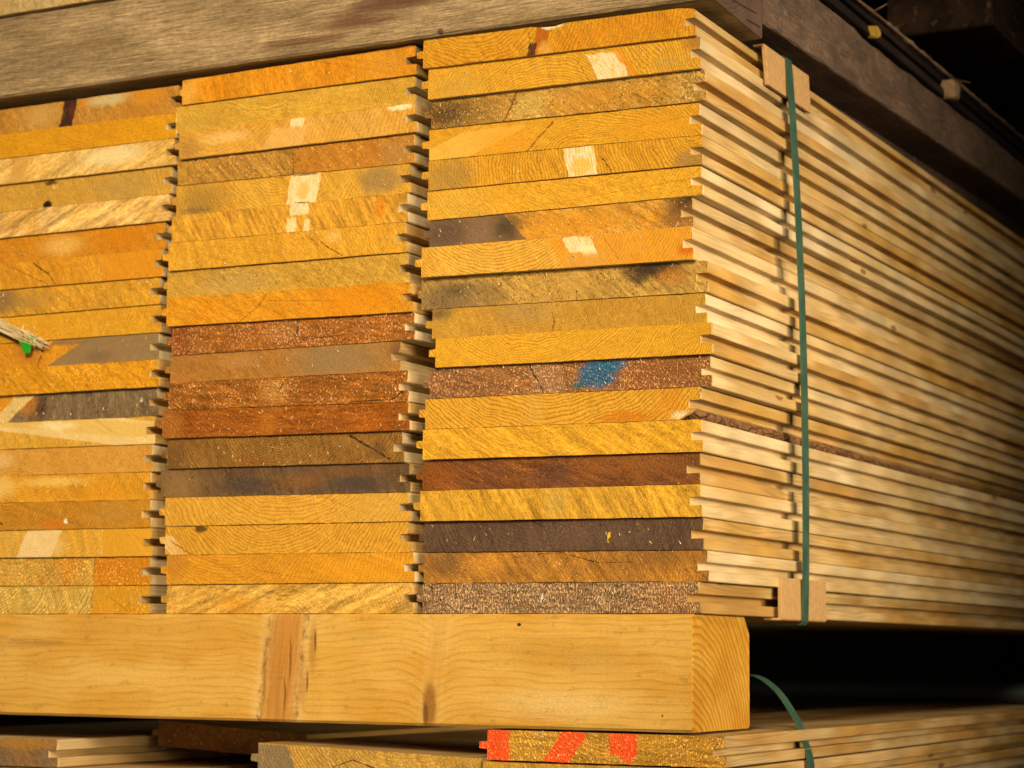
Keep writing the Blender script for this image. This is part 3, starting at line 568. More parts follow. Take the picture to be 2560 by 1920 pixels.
R_SPEC = [
 ('orange sawn board with a red-brown knot splitting it, topmost at right', AMB, ORG, (0.2, 2.6, 2.4, .55), (38, 5, .8), .1, .05,
   [('p', .425, .475, .012, .05, 1.02, (176, 92, 30), .9), ('p', .405, .432, .014, .0, .45, (72, 30, 24), .9), ('e', .46, .2, .03, .3, (226, 160, 70), .8, .6), ('e', .75, .5, .22, .5, ORG, .55, .8), ('c', .40, .9, .415, .1, .35), ('e', .49, .96, .04, .12, CREAM, .9, .5)]),
 ('golden board with torn white knot patch near its right end, second from top at right', GOLD, YEL, (0.45, -2.0, 1.9, .6), (20, 4, .5), 0, .1,
   [('p', .615, .725, -.05, .02, .88, CREAM, .95), ('p', .72, .75, -.08, 0, 1, (224, 140, 40), .7), ('e', .12, .4, .12, .5, OLV, .5, .9), ('e', .98, .85, .05, .3, BRN, .7, .7), ('c', .56, .8, .60, .1, .3, BRN), ('e', .89, .3, .08, .2, OLV, .6, .8)]),
 ('rough brown board with dark streaked left end and slanting split, third from top at right', TAN, (206, 140, 50), None, (52, 3, 1.0), .55, .7,
   [('e', .10, .5, .20, .8, (128, 92, 44), .75, .8), ('e', .06, .6, .09, .5, (70, 48, 26), .7, .8), ('e', .62, .5, .28, .5, (204, 134, 44), .6, .8), ('c', .325, 1.0, .275, 0.02, .9, (110, 60, 30)), ('e', .38, .5, .08, .5, (206, 166, 82), .7, .7)]),
 ('gold board with long slanting crack left of centre and pale wedge on its left end', YEL, AMB, (.62, -2.8, 1.8, .6), (70, 4, .4), 0, .05,
   [('p', .0, .26, .28, .0, .96, (232, 176, 78), .7), ('e', .30, .5, .14, .6, (222, 146, 44), .6, .8), ('c', .47, .97, .37, .05, .7, (130, 66, 24)), ('e', .85, .4, .18, .5, (226, 152, 42), .6, .8), ('c', .56, .6, .585, .3, .25, BRN)]),
 ('gold board with a square torn white patch at its middle and a greyed left end', AMB, GOLD, (.98, 1.2, 2.2, .65), (35, 3.2, .9), 0, .1,
   [('e', .08, .45, .12, .7, (166, 124, 58), .8, .7), ('p', .52, .628, -.02, .0, 1.05, CREAM, .92), ('e', .575, .33, .04, .34, (232, 178, 84), .95, .3), ('c', .645, .62, .685, .1, .45), ('e', .96, .15, .07, .35, (160, 118, 60), .8, .5), ('c', .43, .8, .40, .3, .25, BRN)]),
 ('plain light golden board with a clean fine face, sixth from top in the right column', YEL, GOLD, (.6, 3.0, 2.0, .25), (60, 6, .35), 0, .25,
   [('e', .1, .5, .14, .6, (206, 160, 70), .5, .9), ('e', .2, .1, .05, .2, OLV, .5, .8)]),
 ('board with mouldy black-grey left third and orange right part, seventh from top at right', (208, 140, 50), TAN, None, (60, 4, .9), .3, .4,
   [('p', -.1, .33, -.10, -.2, 1.2, (118, 88, 56), .92), ('e', .30, .55, .07, .5, (66, 52, 34), .8, .8), ('e', .06, .5, .10, .7, (84, 62, 44), .7, .8), ('e', .19, .5, .06, .5, (134, 100, 70), .5, .8), ('e', .97, .8, .10, .5, (54, 38, 26), .95, .6), ('e', .93, .4, .10, .6, (128, 86, 44), .8, .8), ('e', .56, .5, .22, .5, (212, 140, 44), .6, .8)]),
 ('pale gold board with sweeping curved rings and a small white chip right of centre', (234, 170, 72), GOLD, (.30, 3.6, 2.1, .7), (15, 5, .4), 0, .06,
   [('p', .51, 1.02, -.06, 0, 1.02, (220, 142, 42), .65), ('p', .555, .655, -.05, .55, 1.02, CREAM, .95), ('p', .60, .655, -.05, .35, .7, CREAM, .8), ('p', .53, .68, -.05, 0, .45, (216, 150, 66), .8), ('c', .68, .9, .73, .2, .35, BRN), ('e', .97, .35, .04, .2, (206, 96, 30), .8, .6)]),
 ('mould-speckled grey-brown board with a black stain at its upper right corner', (186, 140, 66), TAN, None, (48, 4, .9), .2, .9,
   [('e', .10, .4, .24, .8, (124, 96, 56), .85, .9), ('e', .14, .7, .07, .3, (82, 64, 40), .6, .9), ('e', .85, .86, .12, .34, (56, 42, 28), .95, .7), ('e', .80, .55, .04, .22, (74, 54, 34), .8, .8), ('e', .92, .6, .06, .3, (182, 112, 44), .7, .8), ('e', .55, .5, .14, .6, (198, 146, 68), .6, .9), ('c', .58, .35, .582, .05, .5)]),
 ('dull olive-tan board with a short upright check below its middle', (198, 144, 58), (184, 130, 54), (.3, 2.4, 1.5, .35), (25, 4, .5), .05, .35,
   [('e', .36, .8, .14, .5, (168, 130, 70), .6, .9), ('c', .455, .7, .457, .06, .45, (120, 70, 30)), ('e', .03, .9, .05, .25, (84, 70, 44), .7, .8), ('c', .37, 1, .372, .75, .3, BRN)]),
 ('bright yellow board with arched rings, eleventh from top of the right column', YEL, (224, 158, 50), (.38, 3.6, 1.7, .6), (100, 5, .3), .08, .08, []),
 ('pinkish brown rough board with a smear of blue paint on it', PINK, MAUVE, (.45, -3.2, 2.0, .3), (80, 2.6, .7), 1.0, .35,
   [('p', .38, .50, -.03, .0, 1.0, (170, 120, 74), .8), ('e', .62, .55, .075, .48, (34, 98, 118), .92, .35), ('e', .675, .82, .055, .22, (36, 104, 122), .92, .35), ('e', .555, .25, .03, .15, (50, 96, 92), .85, .4), ('e', .85, .5, .16, .6, (152, 88, 46), .6, .9), ('c', .372, .98, .425, .12, .75), ('c', .425, .12, .432, 0, .35)]),
 ('gold board with broken lower lip and bark showing along its right edge', (222, 158, 56), (218, 150, 50), (.48, 5.0, 2.4, .75), (30, 4, .4), .1, .1,
   [('e', .74, .15, .11, .25, (198, 112, 32), .8, .7), ('e', .89, .6, .06, .6, (206, 130, 40), .6, .9), ('e', .41, .5, .05, .8, (200, 152, 66), .5, .9), ('e', .93, .12, .035, .2, CREAM, .7, .7)]),
 ('plain yellow-gold board with faint slanting saw marks, sixth from the bottom at right', YEL, (226, 162, 56), (.4, 3.4, 2.3, .22), (58, 4.2, .7), .05, .1, [('e', .5, .0, .06, .2, TAN, .4, .9)]),
 ('dark red-brown board with coarse flecks on its left end, fifth from the bottom at right', (134, 78, 38), (110, 66, 42), (.45, 3.0, 2.0, .25), (68, 3, .9), .25, .8,
   [('e', .04, .5, .09, .7, (140, 76, 30), .8, .8), ('e', .8, .7, .25, .5, (150, 90, 42), .6, .9), ('e', .5, .4, .07, .5, (84, 56, 42), .6, .9), ('c', .445, 1, .44, 0, .4)]),
 ('amber board with broad upright saw streaks, fourth from the bottom of the right column', (216, 156, 54), (204, 148, 58), None, (32, 6, 1.1), .1, .35,
   [('e', .09, .4, .10, .6, (198, 142, 52), .6, .9), ('e', .5, .6, .05, .7, (184, 150, 72), .5, .9)]),
 ('dark purple-grey board, third from the bottom of the right column', (104, 74, 48), (88, 62, 42), (.4, 3.0, 2.4, .2), (20, 3, .6), .2, .5,
   [('e', .58, .5, .30, .5, (112, 84, 60), .5, .9), ('c', .40, 1.0, .44, .8, .5), ('e', .68, .45, .006, .2, (236, 190, 50), .95, .3), ('e', .99, .4, .04, .6, (126, 92, 54), .5, .9)]),
 ('orange-brown board with hairline crack on its right half, second from the bottom at right', (192, 128, 52), (158, 104, 54), (.2, 2.8, 2.2, .2), (40, 3.5, .8), .3, .45,
   [('e', .08, .6, .10, .6, (112, 76, 42), .7, .9), ('e', .85, .8, .22, .4, (142, 94, 46), .7, .9), ('e', .22, .6, .10, .4, (214, 142, 58), .6, .8), ('c', .50, .95, .64, .6, .45), ('c', .64, .6, .76, .62, .3), ('c', .52, .95, .42, .9, .25)]),
 ('coarse grey-beige furry board, lowest of the right column', (174, 132, 82), (146, 104, 64), (.43, .55, 2.0, .5), (86, 2.4, .9), 1.2, .8,
   [('e', .44, .55, .035, .3, (150, 114, 72), .7, .6), ('e', .445, .5, .010, .14, (232, 208, 160), .9, .5), ('c', .46, .95, .44, .1, .4), ('e', .9, .5, .12, .7, (178, 114, 66), .5, .9)]),
]
M_SPEC = [
 ('smooth deep orange board, topmost of the middle column under the weathered timber', (214, 134, 34), (224, 150, 44), None, (18, 7, .5), .05, .03,
   [('e', .03, .4, .05, .6, (236, 170, 74), .7, .8), ('e', .85, .5, .13, .6, (204, 140, 52), .7, .9)]),
 ('gold board with close fine rings, second from top in the middle column', (224, 168, 66), (208, 150, 58), (.38, 2.4, 1.5, .6), (80, 3, .4), .1, .3,
   [('c', .46, .9, .462, .1, .3, BRN), ('e', .1, .3, .12, .4, OLV, .5, .9)]),
 ('curly amber board with a small square white chip at its top middle', (220, 156, 62), (228, 168, 84), (.15, 3.0, 3.2, .3), (38, 6, .8), 0, .03,
   [('p', .48, .535, .0, .68, 1.03, CREAM, .95), ('p', .39, .55, .06, 0, .68, (232, 174, 92), .6), ('c', .53, .95, .525, .05, .35, (236, 200, 130)), ('e', .04, .3, .08, .5, (176, 124, 58), .7, .8), ('e', .20, .6, .12, .25, (238, 186, 104), .7, .8), ('e', .93, .9, .05, .1, CREAM, .9, .4)]),
 ('rough brown board with darker orange right half, fourth from top in the middle column', (196, 140, 60), (172, 118, 54), None, (45, 3.5, .9), .5, .7,
   [('p', .50, 1.05, .0, -.1, 1.1, (196, 118, 40), .6), ('c', .50, .98, .497, .05, .5), ('e', .92, .4, .08, .6, (170, 128, 66), .6, .8)]),
 ('gold board with grey patches at both ends and large torn white square at middle', (222, 164, 66), AMB, (.45, 2.6, 2.2, .45), (35, 3.5, .8), 0, .2,
   [('e', .12, .45, .14, .8, (164, 120, 54), .8, .8), ('e', .09, .15, .08, .15, (110, 84, 48), .6, .8), ('p', .485, .61, .02, .0, 1.05, CREAM, .95), ('e', .545, .42, .028, .34, (228, 176, 90), .9, .4), ('e', .86, .55, .10, .55, (160, 122, 66), .85, .5), ('c', .50, 1.0, .60, .99, .5), ('c', .51, .05, .57, .02, .5)]),
 ('amber board with two torn white flakes at its middle and an orange resin drop', (220, 156, 58), (208, 144, 54), None, (30, 3.2, .9), 0, .1,
   [('p', .505, .585, .0, .62, 1.05, CREAM, .9), ('p', .495, .535, .0, 0, .5, CREAM, .95), ('p', .565, .59, .0, 0, .4, CREAM, .9), ('e', .875, .6, .026, .38, (214, 118, 34), .7, .7), ('e', .96, .85, .05, .25, (160, 110, 50), .6, .8)]),
 ('gold board with two thin cracks right of centre, seventh from top in middle column', (224, 160, 58), AMB, (.3, -3, 2.2, .15), (20, 6, .4), .15, .12,
   [('c', .595, .85, .64, .45, .35), ('c', .65, .6, .735, .06, .5), ('e', .70, .75, .03, .25, PALE, .6, .8)]),
 ('dull yellow board dotted with mould spots, eighth from top in the middle column', (206, 154, 64), (196, 142, 56), (.3, 3, 2.2, .15), (55, 4, .5), .1, .55,
   [('e', .3, .5, .2, .5, (186, 150, 80), .5, .9)]),
 ('bright orange board with forking hairline cracks, ninth from top in the middle column', (222, 142, 36), (226, 154, 48), (.35, 2.4, 1.6, .25), (60, 5, .5), .08, .06,
   [('c', .43, .98, .39, .55, .45, (110, 56, 24)), ('c', .39, .55, .31, .05, .35, (120, 60, 26)), ('c', .43, .75, .72, .55, .28, (140, 76, 30)), ('e', .8, .5, .2, .6, (222, 134, 26), .6, .8)]),
 ('rust-brown board glittering with flecks and split by a dark joint at its middle', (176, 104, 42), (150, 88, 44), None, (86, 2.6, .8), 1.0, .5,
   [('e', .03, .5, .06, .8, (142, 72, 32), .8, .6), ('e', .47, .6, .08, .5, (170, 112, 62), .7, .7), ('c', .535, 1.0, .532, .35, .8), ('c', .532, .35, .48, .05, .4), ('c', .56, .25, .72, .32, .45), ('c', .56, .3, .70, .4, .3)]),
 ('smooth mauve-brown board turning grey towards its right end', (176, 114, 52), (168, 116, 58), (.6, 2.0, 1.5, .15), (50, 7, .3), 0, .08,
   [('e', .70, .5, .22, .9, (142, 112, 66), .8, .8), ('e', .95, .7, .05, .4, (116, 74, 46), .8, .7), ('e', .99, .2, .008, .15, CREAM, .9, .5), ('e', .3, .7, .1, .3, (186, 130, 72), .5, .8)]),
 ('coarse rust board with pale flecks on its left and a crack at its lower right', (172, 102, 40), (158, 92, 38), (.45, 4, 2.2, .3), (84, 3, .9), .9, .5,
   [('e', .45, .6, .07, .5, (196, 134, 68), .7, .7), ('c', .50, 1, .46, .5, .5), ('c', .93, .1, .99, .45, .8), ('c', .75, .08, .93, .1, .4)]),
 ('deep rust-brown board with upright ridges, seventh from the bottom in the middle column', (166, 90, 30), (150, 84, 32), (.5, 5, 2.8, .2), (88, 4, .8), .5, .5,
   [('e', .04, .5, .06, .8, (172, 106, 48), .7, .7), ('e', .45, .5, .05, .8, (184, 112, 44), .5, .9)]),
 ('tan-brown board with rippled rings and a dark diagonal split cutting off its right corner', (160, 112, 52), (142, 94, 44), (.5, 2.6, 1.9, .8), (20, 4, .5), .35, .4,
   [('e', .03, .5, .07, .8, (112, 72, 38), .7, .8), ('c', .765, .95, .92, .12, 1.1), ('e', .87, .45, .05, .3, (104, 68, 38), .7, .7), ('e', .35, .2, .08, .3, (140, 80, 36), .6, .8)]),
 ('dark slate-brown stained board, fifth from the bottom in the middle column', (112, 80, 46), (88, 66, 46), None, (24, 5, .8), .12, .5,
   [('e', .08, .5, .14, .9, (152, 110, 60), .75, .9), ('e', .35, .4, .12, .35, (80, 62, 46), .8, .9), ('e', .6, .5, .12, .3, (134, 84, 44), .6, .9), ('e', .82, .3, .14, .35, (72, 58, 46), .8, .8), ('e', .8, .8, .2, .3, (122, 80, 44), .6, .9)]),
 ('clean gold board with wide arched rings, fourth from the bottom in the middle column', (226, 163, 66), (220, 154, 56), (.52, 3.8, 2.6, .5), (20, 5, .3), .05, .12,
   [('e', .9, .5, .16, .7, (206, 154, 68), .6, .9)]),
 ('gold board with a small black knot near its top left and a splintered tongue', (224, 160, 60), (216, 148, 50), (.45, 3.2, 2.6, .6), (20, 5, .3), .08, .1,
   [('e', .15, .92, .028, .16, (80, 52, 26), .9, .6), ('p', -.02, .05, -.09, .0, .66, (232, 186, 110), .7), ('e', .09, .25, .06, .3, (206, 140, 52), .6, .8), ('c', .02, .5, .11, .05, .5, (140, 84, 34)), ('c', .365, .6, .345, .1, .3, BRN)]),
 ('warm orange-gold board with slanting saw marks, second from the bottom in the middle column', (224, 150, 48), (216, 146, 46), (.25, 2.6, 2.6, .4), (68, 6, .6), .04, .1,
   [('e', .04, .7, .06, .5, (188, 122, 50), .7, .7), ('e', .8, .4, .25, .5, (226, 150, 40), .6, .8)]),
 ('pale yellow board with bold diagonal ridges, lowest of the middle column', (234, 176, 84), (224, 156, 58), (.5, -.8, 2.2, .25), (112, 5.5, 1.1), .05, .1,
   [('e', .3, .3, .1, .4, (218, 142, 40), .5, .8)]),
]
L_SPEC = [
 ('brown-orange board with a dark open knot slot through it, topmost of the left column', (196, 136, 60), (184, 122, 50), None, (35, 7, .6), .15, .2,
   [('p', .452, .515, .028, .0, 1.05, (58, 30, 24), .97), ('e', .50, .6, .014, .3, (110, 48, 30), .7, .6), ('e', .35, .6, .10, .6, (206, 156, 82), .7, .8), ('p', .52, .575, .05, .7, 1.02, (216, 130, 40), .7), ('e', .67, .85, .11, .28, (206, 176, 108), .9, .6), ('e', .85, .8, .10, .4, (216, 136, 34), .7, .8), ('e', .8, .25, .16, .3, (188, 120, 44), .6, .8)]),
 ('smooth orange-gold board with fine hanging arched rings, second from top at left', (228, 156, 38), (222, 150, 40), (.50, 2.6, 1.4, .5), (70, 6, .3), 0, .03, []),
 ('cream board with broad soft ripples, third from top in the left column', (236, 184, 100), (226, 166, 74), None, (118, 5, 1.0), .02, .03,
   [('p', .235, .31, .03, .0, 1.0, (218, 158, 78), .8), ('e', .72, .6, .16, .4, (240, 208, 132), .8, .7), ('c', .475, .55, .455, .05, .3, BRN)]),
 ('tan board with two small dark holes left of its middle', (214, 158, 66), (200, 146, 64), (.38, .3, 2.2, .3), (30, 5, .5), .05, .12,
   [('e', .44, .90, .032, .10, (86, 50, 28), .9, .4), ('e', .455, .72, .018, .08, PALE, .8, .5), ('e', .425, .12, .022, .16, BLK, .98, .3), ('e', .78, .5, .16, .6, (184, 142, 70), .7, .8)]),
 ('pale board with strong diagonal ripple stripes, fifth from top in the left column', (238, 186, 104), (222, 154, 62), None, (114, 4.4, 1.2), .05, .03, [('c', .375, 1, .378, .3, .3, BRN)]),
 ('deep orange board with a bright curly fleck at its middle, sixth from top at left', (216, 140, 42), (206, 128, 36), (.42, 2.5, 1.8, .35), (35, 5, .6), .15, .08,
   [('e', .52, .5, .12, .45, (232, 176, 88), .75, .8), ('e', .8, .6, .14, .5, (212, 126, 28), .7, .8)]),
 ('orange board with a forked dark crack and an upright joint, seventh from top at left', (220, 150, 50), (212, 138, 40), None, (30, 5, .5), .05, .08,
   [('c', .40, .9, .47, .45, 1.0, (96, 50, 24)), ('c', .47, .45, .51, .05, .55, (96, 50, 24)), ('c', .30, .8, .47, .08, .35, (120, 66, 28)), ('p', .72, 1.05, .0, -.1, 1.1, (220, 138, 36), .6), ('c', .725, .95, .722, .05, .35, (236, 186, 98))]),
 ('amber board with a grey mould stain on its left end, eighth from top at left', (218, 152, 50), (204, 146, 58), None, (45, 4, .6), .3, .2,
   [('e', .25, .6, .14, .6, (130, 100, 58), .85, .8), ('e', .42, .5, .12, .4, (176, 130, 62), .6, .8)]),
 ('honey gold board crossed by a loose frayed sliver, ninth from top at left', (228, 162, 52), (224, 152, 46), (.38, 2.4, 2.0, .35), (30, 5, .3), .12, .05, []),
 ('board half orange and half grey with a dark crack between, tenth from top at left', (220, 146, 44), (206, 134, 44), None, (40, 5, .5), .08, .2,
   [('p', .58, 1.1, .20, -.2, 1.2, (142, 112, 68), .93), ('p', .48, .65, .06, .78, 1.1, (140, 104, 62), .8), ('e', .40, .55, .08, .5, (184, 110, 42), .8, .8), ('c', .485, .95, .46, .6, 1.6, (70, 44, 26)), ('c', .455, .4, .44, .08, .9, (110, 60, 30)), ('e', .72, .25, .08, .3, (120, 90, 56), .6, .9)]),
 ('bright granular orange board without marks, eleventh from top at left', (224, 152, 40), (216, 140, 32), None, (48, 3, .6), .55, .25, []),
 ('grey weathered board with a cream oval knot on its left part', (136, 108, 66), (120, 92, 58), None, (12, 4, .9), .35, .5,
   [('p', -.1, .36, .12, -.1, 1.1, (222, 146, 44), .95), ('e', .40, .7, .06, .5, (190, 116, 46), .8, .7), ('p', .275, .365, .13, .02, 1.0, (226, 186, 104), .97), ('e', .345, .75, .03, .25, (224, 184, 104), .9, .5), ('c', .315, .45, .38, .3, .4, (130, 90, 50)), ('e', .46, .5, .03, .6, (84, 56, 38), .8, .7), ('c', .485, .9, .465, .4, .9, (60, 38, 24)), ('e', .92, .6, .007, .10, (220, 190, 140), .8, .5)]),
 ('amber board with a broad cream band slanting down to its right end', (220, 162, 66), (222, 158, 56), None, (20, 6, .4), .3, .1,
   [('p', .45, 1.2, -.75, -.2, 1.2, (240, 202, 122), .72), ('p', .66, 1.2, -1.0, .3, 1.2, (228, 176, 76), .6), ('e', .55, .8, .1, .2, (244, 216, 140), .7, .7)]),
 ('soft peach-tan board with faint hanging rings, sixth from the bottom at left', (220, 156, 72), (214, 146, 62), (.45, 3.0, 1.6, .3), (40, 6, .3), .02, .06,
   [('e', .27, .6, .1, .4, (232, 182, 104), .7, .8)]),
 ('streaky gold board with pale curls at its upper left, fifth from the bottom at left', (224, 156, 54), (220, 148, 44), (.4, 2.2, 2.4, .3), (40, 5, .7), .05, .04,
   [('e', .28, .6, .11, .5, (238, 188, 100), .8, .7), ('e', .55, .75, .18, .2, (240, 190, 96), .7, .7), ('e', .8, .3, .15, .4, (220, 142, 38), .6, .8)]),
 ('brown-orange board with hanging rings and one white fleck, fourth from the bottom at left', (210, 142, 50), (200, 132, 48), (.32, 2.2, 1.8, .65), (30, 5, .3), .08, .1,
   [('e', .56, .2, .06, .2, (216, 112, 34), .7, .8), ('e', .612, .3, .012, .10, (246, 236, 206), .97, .3), ('e', .82, .5, .12, .5, (190, 134, 60), .6, .8), ('e', .31, .25, .012, .08, DARK, .8, .4)]),
 ('gold board with a cream block at its middle, third from the bottom at left', (226, 162, 62), (232, 178, 84), (.5, 4.0, 2.0, .4), (15, 5, .6), .02, .04,
   [('p', .40, .565, .05, -.1, 1.1, (240, 200, 124), .85), ('e', .57, .4, .05, .4, (236, 190, 110), .6, .9), ('p', .77, 1.1, 0, -.1, 1.1, (228, 158, 44), .7), ('c', .772, 1, .77, 0, .35, (244, 200, 110))]),
 ('coarse granular gold board with a smooth orange right end, second from the bottom at left', (228, 172, 78), (212, 140, 46), (.35, 3.6, 2.8, .4), (20, 4, .4), .8, .3,
   [('p', .742, 1.1, 0, -.2, 1.2, (220, 136, 32), .95), ('c', .742, 1, .738, 0, .45, (150, 80, 30)), ('e', .62, .6, .06, .5, (214, 128, 36), .7, .8)]),
 ('pale board with bold sweeping rings and an orange right end, lowest of the left column', (234, 186, 92), (226, 168, 68), (.2, 2.6, 2.3, .9), (20, 4, .4), .55, .4,
   [('p', .742, 1.1, 0, -.2, 1.2, (222, 152, 42), .92), ('c', .742, 1, .74, 0, .4, (190, 110, 40)), ('c', .82, .55, .9, .1, .35, BRN)]),
]
mainboards = {}
prev_right = None
for cname, rows, specs, neigh in (('left', LROWS, L_SPEC, None), ('middle', MROWS, M_SPEC, LROWS), ('right', RROWS, R_SPEC, MROWS)):
    for i, (row, spec) in enumerate(zip(rows, specs)):
        room = .02
        if neigh:
            k = [neigh[j][1] for j in (max(0, i - 1), i, min(18, i + 1))]
            room = (row[0] - max(k)) / 1000
        mainboards[cname, i] = make_board(spec, row, {'left': 0, 'middle': 20, 'right': 40}[cname] + i + 1, cname, room)

# bark along the broken lip of the thirteenth board of the right column
bo, bW, bz, byf = mainboards['right', 12]
def bark_mat():
    g = NB('bark'); X, Y, Z = g.xyz()
    a = g.noise(g.vec(X, g.ma('MULTIPLY', Y, .5), Z), .22, 4.0, .6)
    vo = g.n('ShaderNodeTexVoronoi', feature='DISTANCE_TO_EDGE'); g.put(vo.inputs['Vector'], g.vec(g.ma('MULTIPLY', X, .12), g.ma('MULTIPLY', Y, .06), g.ma('MULTIPLY', Z, .12)))
    vo.inputs['Scale'].default_value = 1.0
    e = g.mr(vo.outputs['Distance'], 0.0, .12, 0.0, 1.0)
    col = g.mix(g.mr(a, .35, .65), seen((112, 76, 46)), seen((150, 102, 60)))
    col = g.mix(g.mr(e, 0.0, 1.0, .45, 0), col, seen((70, 44, 28)))
    g.bump(g.ma('ADD', a, e), .9, .0015); return g.done(col, .85)
bm = bmesh.new(); rings = []
zl = .0078
for i in range(140):
    y = .004 + 1.1 * (i / 139) ** 1.3
    k = 1.5 * mnoise.noise(Vector((y * 60, 1.7, 0))); k2 = mnoise.noise(Vector((y * 90, 5.1, 2)))
    fade = max(0.12, 1 - max(0, y - .22) * 1.6) * (1 - .35 * max(0, mnoise.noise(Vector((y * 14, 9, 0)))))
    zz = zl * fade
    rings.append([bm.verts.new(p) for p in ((bW - .0135, y, .0003), (bW - .0048 + k * .0022, y, .0004), (bW - .0030 + k * .0026, y, .003 * fade + k2 * .0006), (bW - .0040 + k2 * .0024, y, .0055 * fade), (bW - .0052 + k * .001, y, zz - .0004), (bW - .012, y, zz - .0005))])
for a, b in zip(rings, rings[1:]):
    for i in range(6): bm.faces.new((a[i], a[(i + 1) % 6], b[(i + 1) % 6], b[i]))
bm.faces.new(rings[0]); bm.faces.new(rings[-1]); bmesh.ops.recalc_face_normals(bm, faces=bm.faces)
for f in bm.faces: f.smooth = True
setp(new_obj('bark_edge', bm, bark_mat(), bo), 'brown bark left along the lower lip')

# ------------------------------------------------------------------ boards of the lower pack
LOWG = 'loose boards of the lower pack'
def low_board(label, xl, xr, tl, tr, th, y0, length, base, second, seed, rings=None, saw=None, light=.1, dark=.2, feats=(), tongue=True, side=0, skew=0.0):
    zb = min(tl, tr) - th; W = xr - xl
    mt = end_mat('lower_end_grain', base, second, seed, feats, rings, saw, light, dark, bump=.55)
    prof = board_profile(W, tl - th - zb, tr - th - zb, tl - zb, tr - zb, tongue=False, groove=.0085, seed=seed, gap=.0004)
    o = loft('floorboard', prof, length, lambda x: skew * (x - W / 2), [mt, SIDES[side]], (xl, y0, zb), seed, jit=.0002)
    setp(o, label, 'board', LOWG)
    if tongue: add_tongue(o, th, tl - th - zb, .006, mt, SIDES[side], lambda x: skew * (x - W / 2), seed)
    if light > .3: fibres('torn_fibres', M_FIB, o, W, th, 26, seed)
    return o
low_board('board end marked with three red paint strokes under the right end of the timber', -.1503, .0157, -.0748, -.0750, .0195, 0.0, 2.5, (212, 152, 60), (200, 136, 48), 81, (.45, 3, 2.2, .35), (86, 3, .8), .75, .25,
    [('p', -.06, .082, .0, -.1, 1.1, RED, .97), ('p', .235, .33, .075, -.1, 1.1, RED, .96), ('p', .435, .53, .0, .3, 1.1, RED, .95), ('e', .50, .35, .032, .35, RED, .93, .3)], side=3)
low_board('gold board lying directly under the one with red paint strokes', -.1525, .0165, -.0952, -.0952, .0200, -.001, 2.5, (216, 158, 62), (206, 146, 54), 82, None, (30, 4, .6), .3, .2, side=1)
low_board('second board below the one with red paint strokes, its groove side facing right', -.1515, .0150, -.1158, -.1158, .0200, .002, 2.5, (214, 150, 54), (200, 140, 50), 83, None, (60, 4, .6), .2, .2, side=2)
low_board('lowest board seen on the right side of the lower pack', -.1520, .0160, -.1364, -.1364, .0200, .001, 2.5, (204, 150, 64), (200, 140, 50), 84, None, (60, 4, .6), .2, .2, side=0)
low_board('loose board with a grey left end and curved crack, leaning under the timber', -.3285, -.1535, -.0878, -.0934, .0208, 0.0, 2.4, (214, 160, 74), (200, 146, 64), 85, (.6, 4, 2.4, .3), (30, 5, .5), .35, .25,
    [('p', -.1, .15, -.05, -.2, 1.2, (134, 110, 72), .85), ('c', .30, .55, .38, .8, .45), ('c', .38, .8, .52, .4, .55), ('c', .52, .4, .62, .35, .4)], side=1)
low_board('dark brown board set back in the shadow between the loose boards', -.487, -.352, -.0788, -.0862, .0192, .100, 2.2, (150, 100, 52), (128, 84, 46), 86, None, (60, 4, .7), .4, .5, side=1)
low_board('short-gap board with a grey-brown pitted end at the lower left corner', -.705, -.5022, -.0905, -.0906, .0203, 0.0, 2.4, (134, 102, 66), (160, 108, 54), 87, None, (40, 4, .6), .25, .5,
    [('e', .85, .85, .2, .3, (186, 128, 54), .7, .8), ('e', .62, .15, .01, .1, CREAM, .9, .4)], side=0)
low_board('flat board whose brown top shows below the shadowed gap', -.705, -.425, -.1112, -.1112, .020, .003, 2.4, (190, 134, 60), (180, 122, 50), 88, side=1, tongue=False)
low_board('flat board hidden beneath the leaning grey-ended board', -.417, -.162, -.1145, -.1145, .020, .002, 2.4, (196, 140, 60), (180, 122, 50), 89, side=2)
low_board('bottom left board resting on the base timber', -.705, -.425, -.1316, -.1316, .0245, .004, 2.4, (196, 140, 60), (180, 122, 50), 90, side=2, tongue=False)
low_board('bottom middle board resting on the base timber', -.417, -.162, -.1349, -.1349, .0213, .006, 2.4, (190, 132, 56), (180, 122, 50), 91, side=0)
o = timber('bearer_timber', [(-0.95, .02), (.03, .02), (.03, .115), (-0.95, .115)], -.455, -.1568, [timber_mat('base_timber', (150, 112, 66), (130, 96, 58), 12, old=True), olde], seed=21)
setp(o, 'deep base timber on the shed floor below the lower pack', 'timber', 'square timbers between the packs')

# ------------------------------------------------------------------ boards of the upper pack (only an edge shows)
up_side = side_mat('painted_shade_wood', (58, 42, 32), (40, 30, 26), 7, 0.0, .5)  # near-black colour carries the shade of the unlit right side
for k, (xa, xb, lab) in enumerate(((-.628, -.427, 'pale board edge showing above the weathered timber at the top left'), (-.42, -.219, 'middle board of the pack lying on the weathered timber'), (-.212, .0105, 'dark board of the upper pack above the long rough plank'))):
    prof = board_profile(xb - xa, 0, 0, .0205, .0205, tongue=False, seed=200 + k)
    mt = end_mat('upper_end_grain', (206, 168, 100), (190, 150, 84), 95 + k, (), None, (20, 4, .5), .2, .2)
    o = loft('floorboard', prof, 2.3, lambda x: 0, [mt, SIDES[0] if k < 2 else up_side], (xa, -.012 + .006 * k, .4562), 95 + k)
    setp(o, lab, 'board', 'boards of the upper pack')

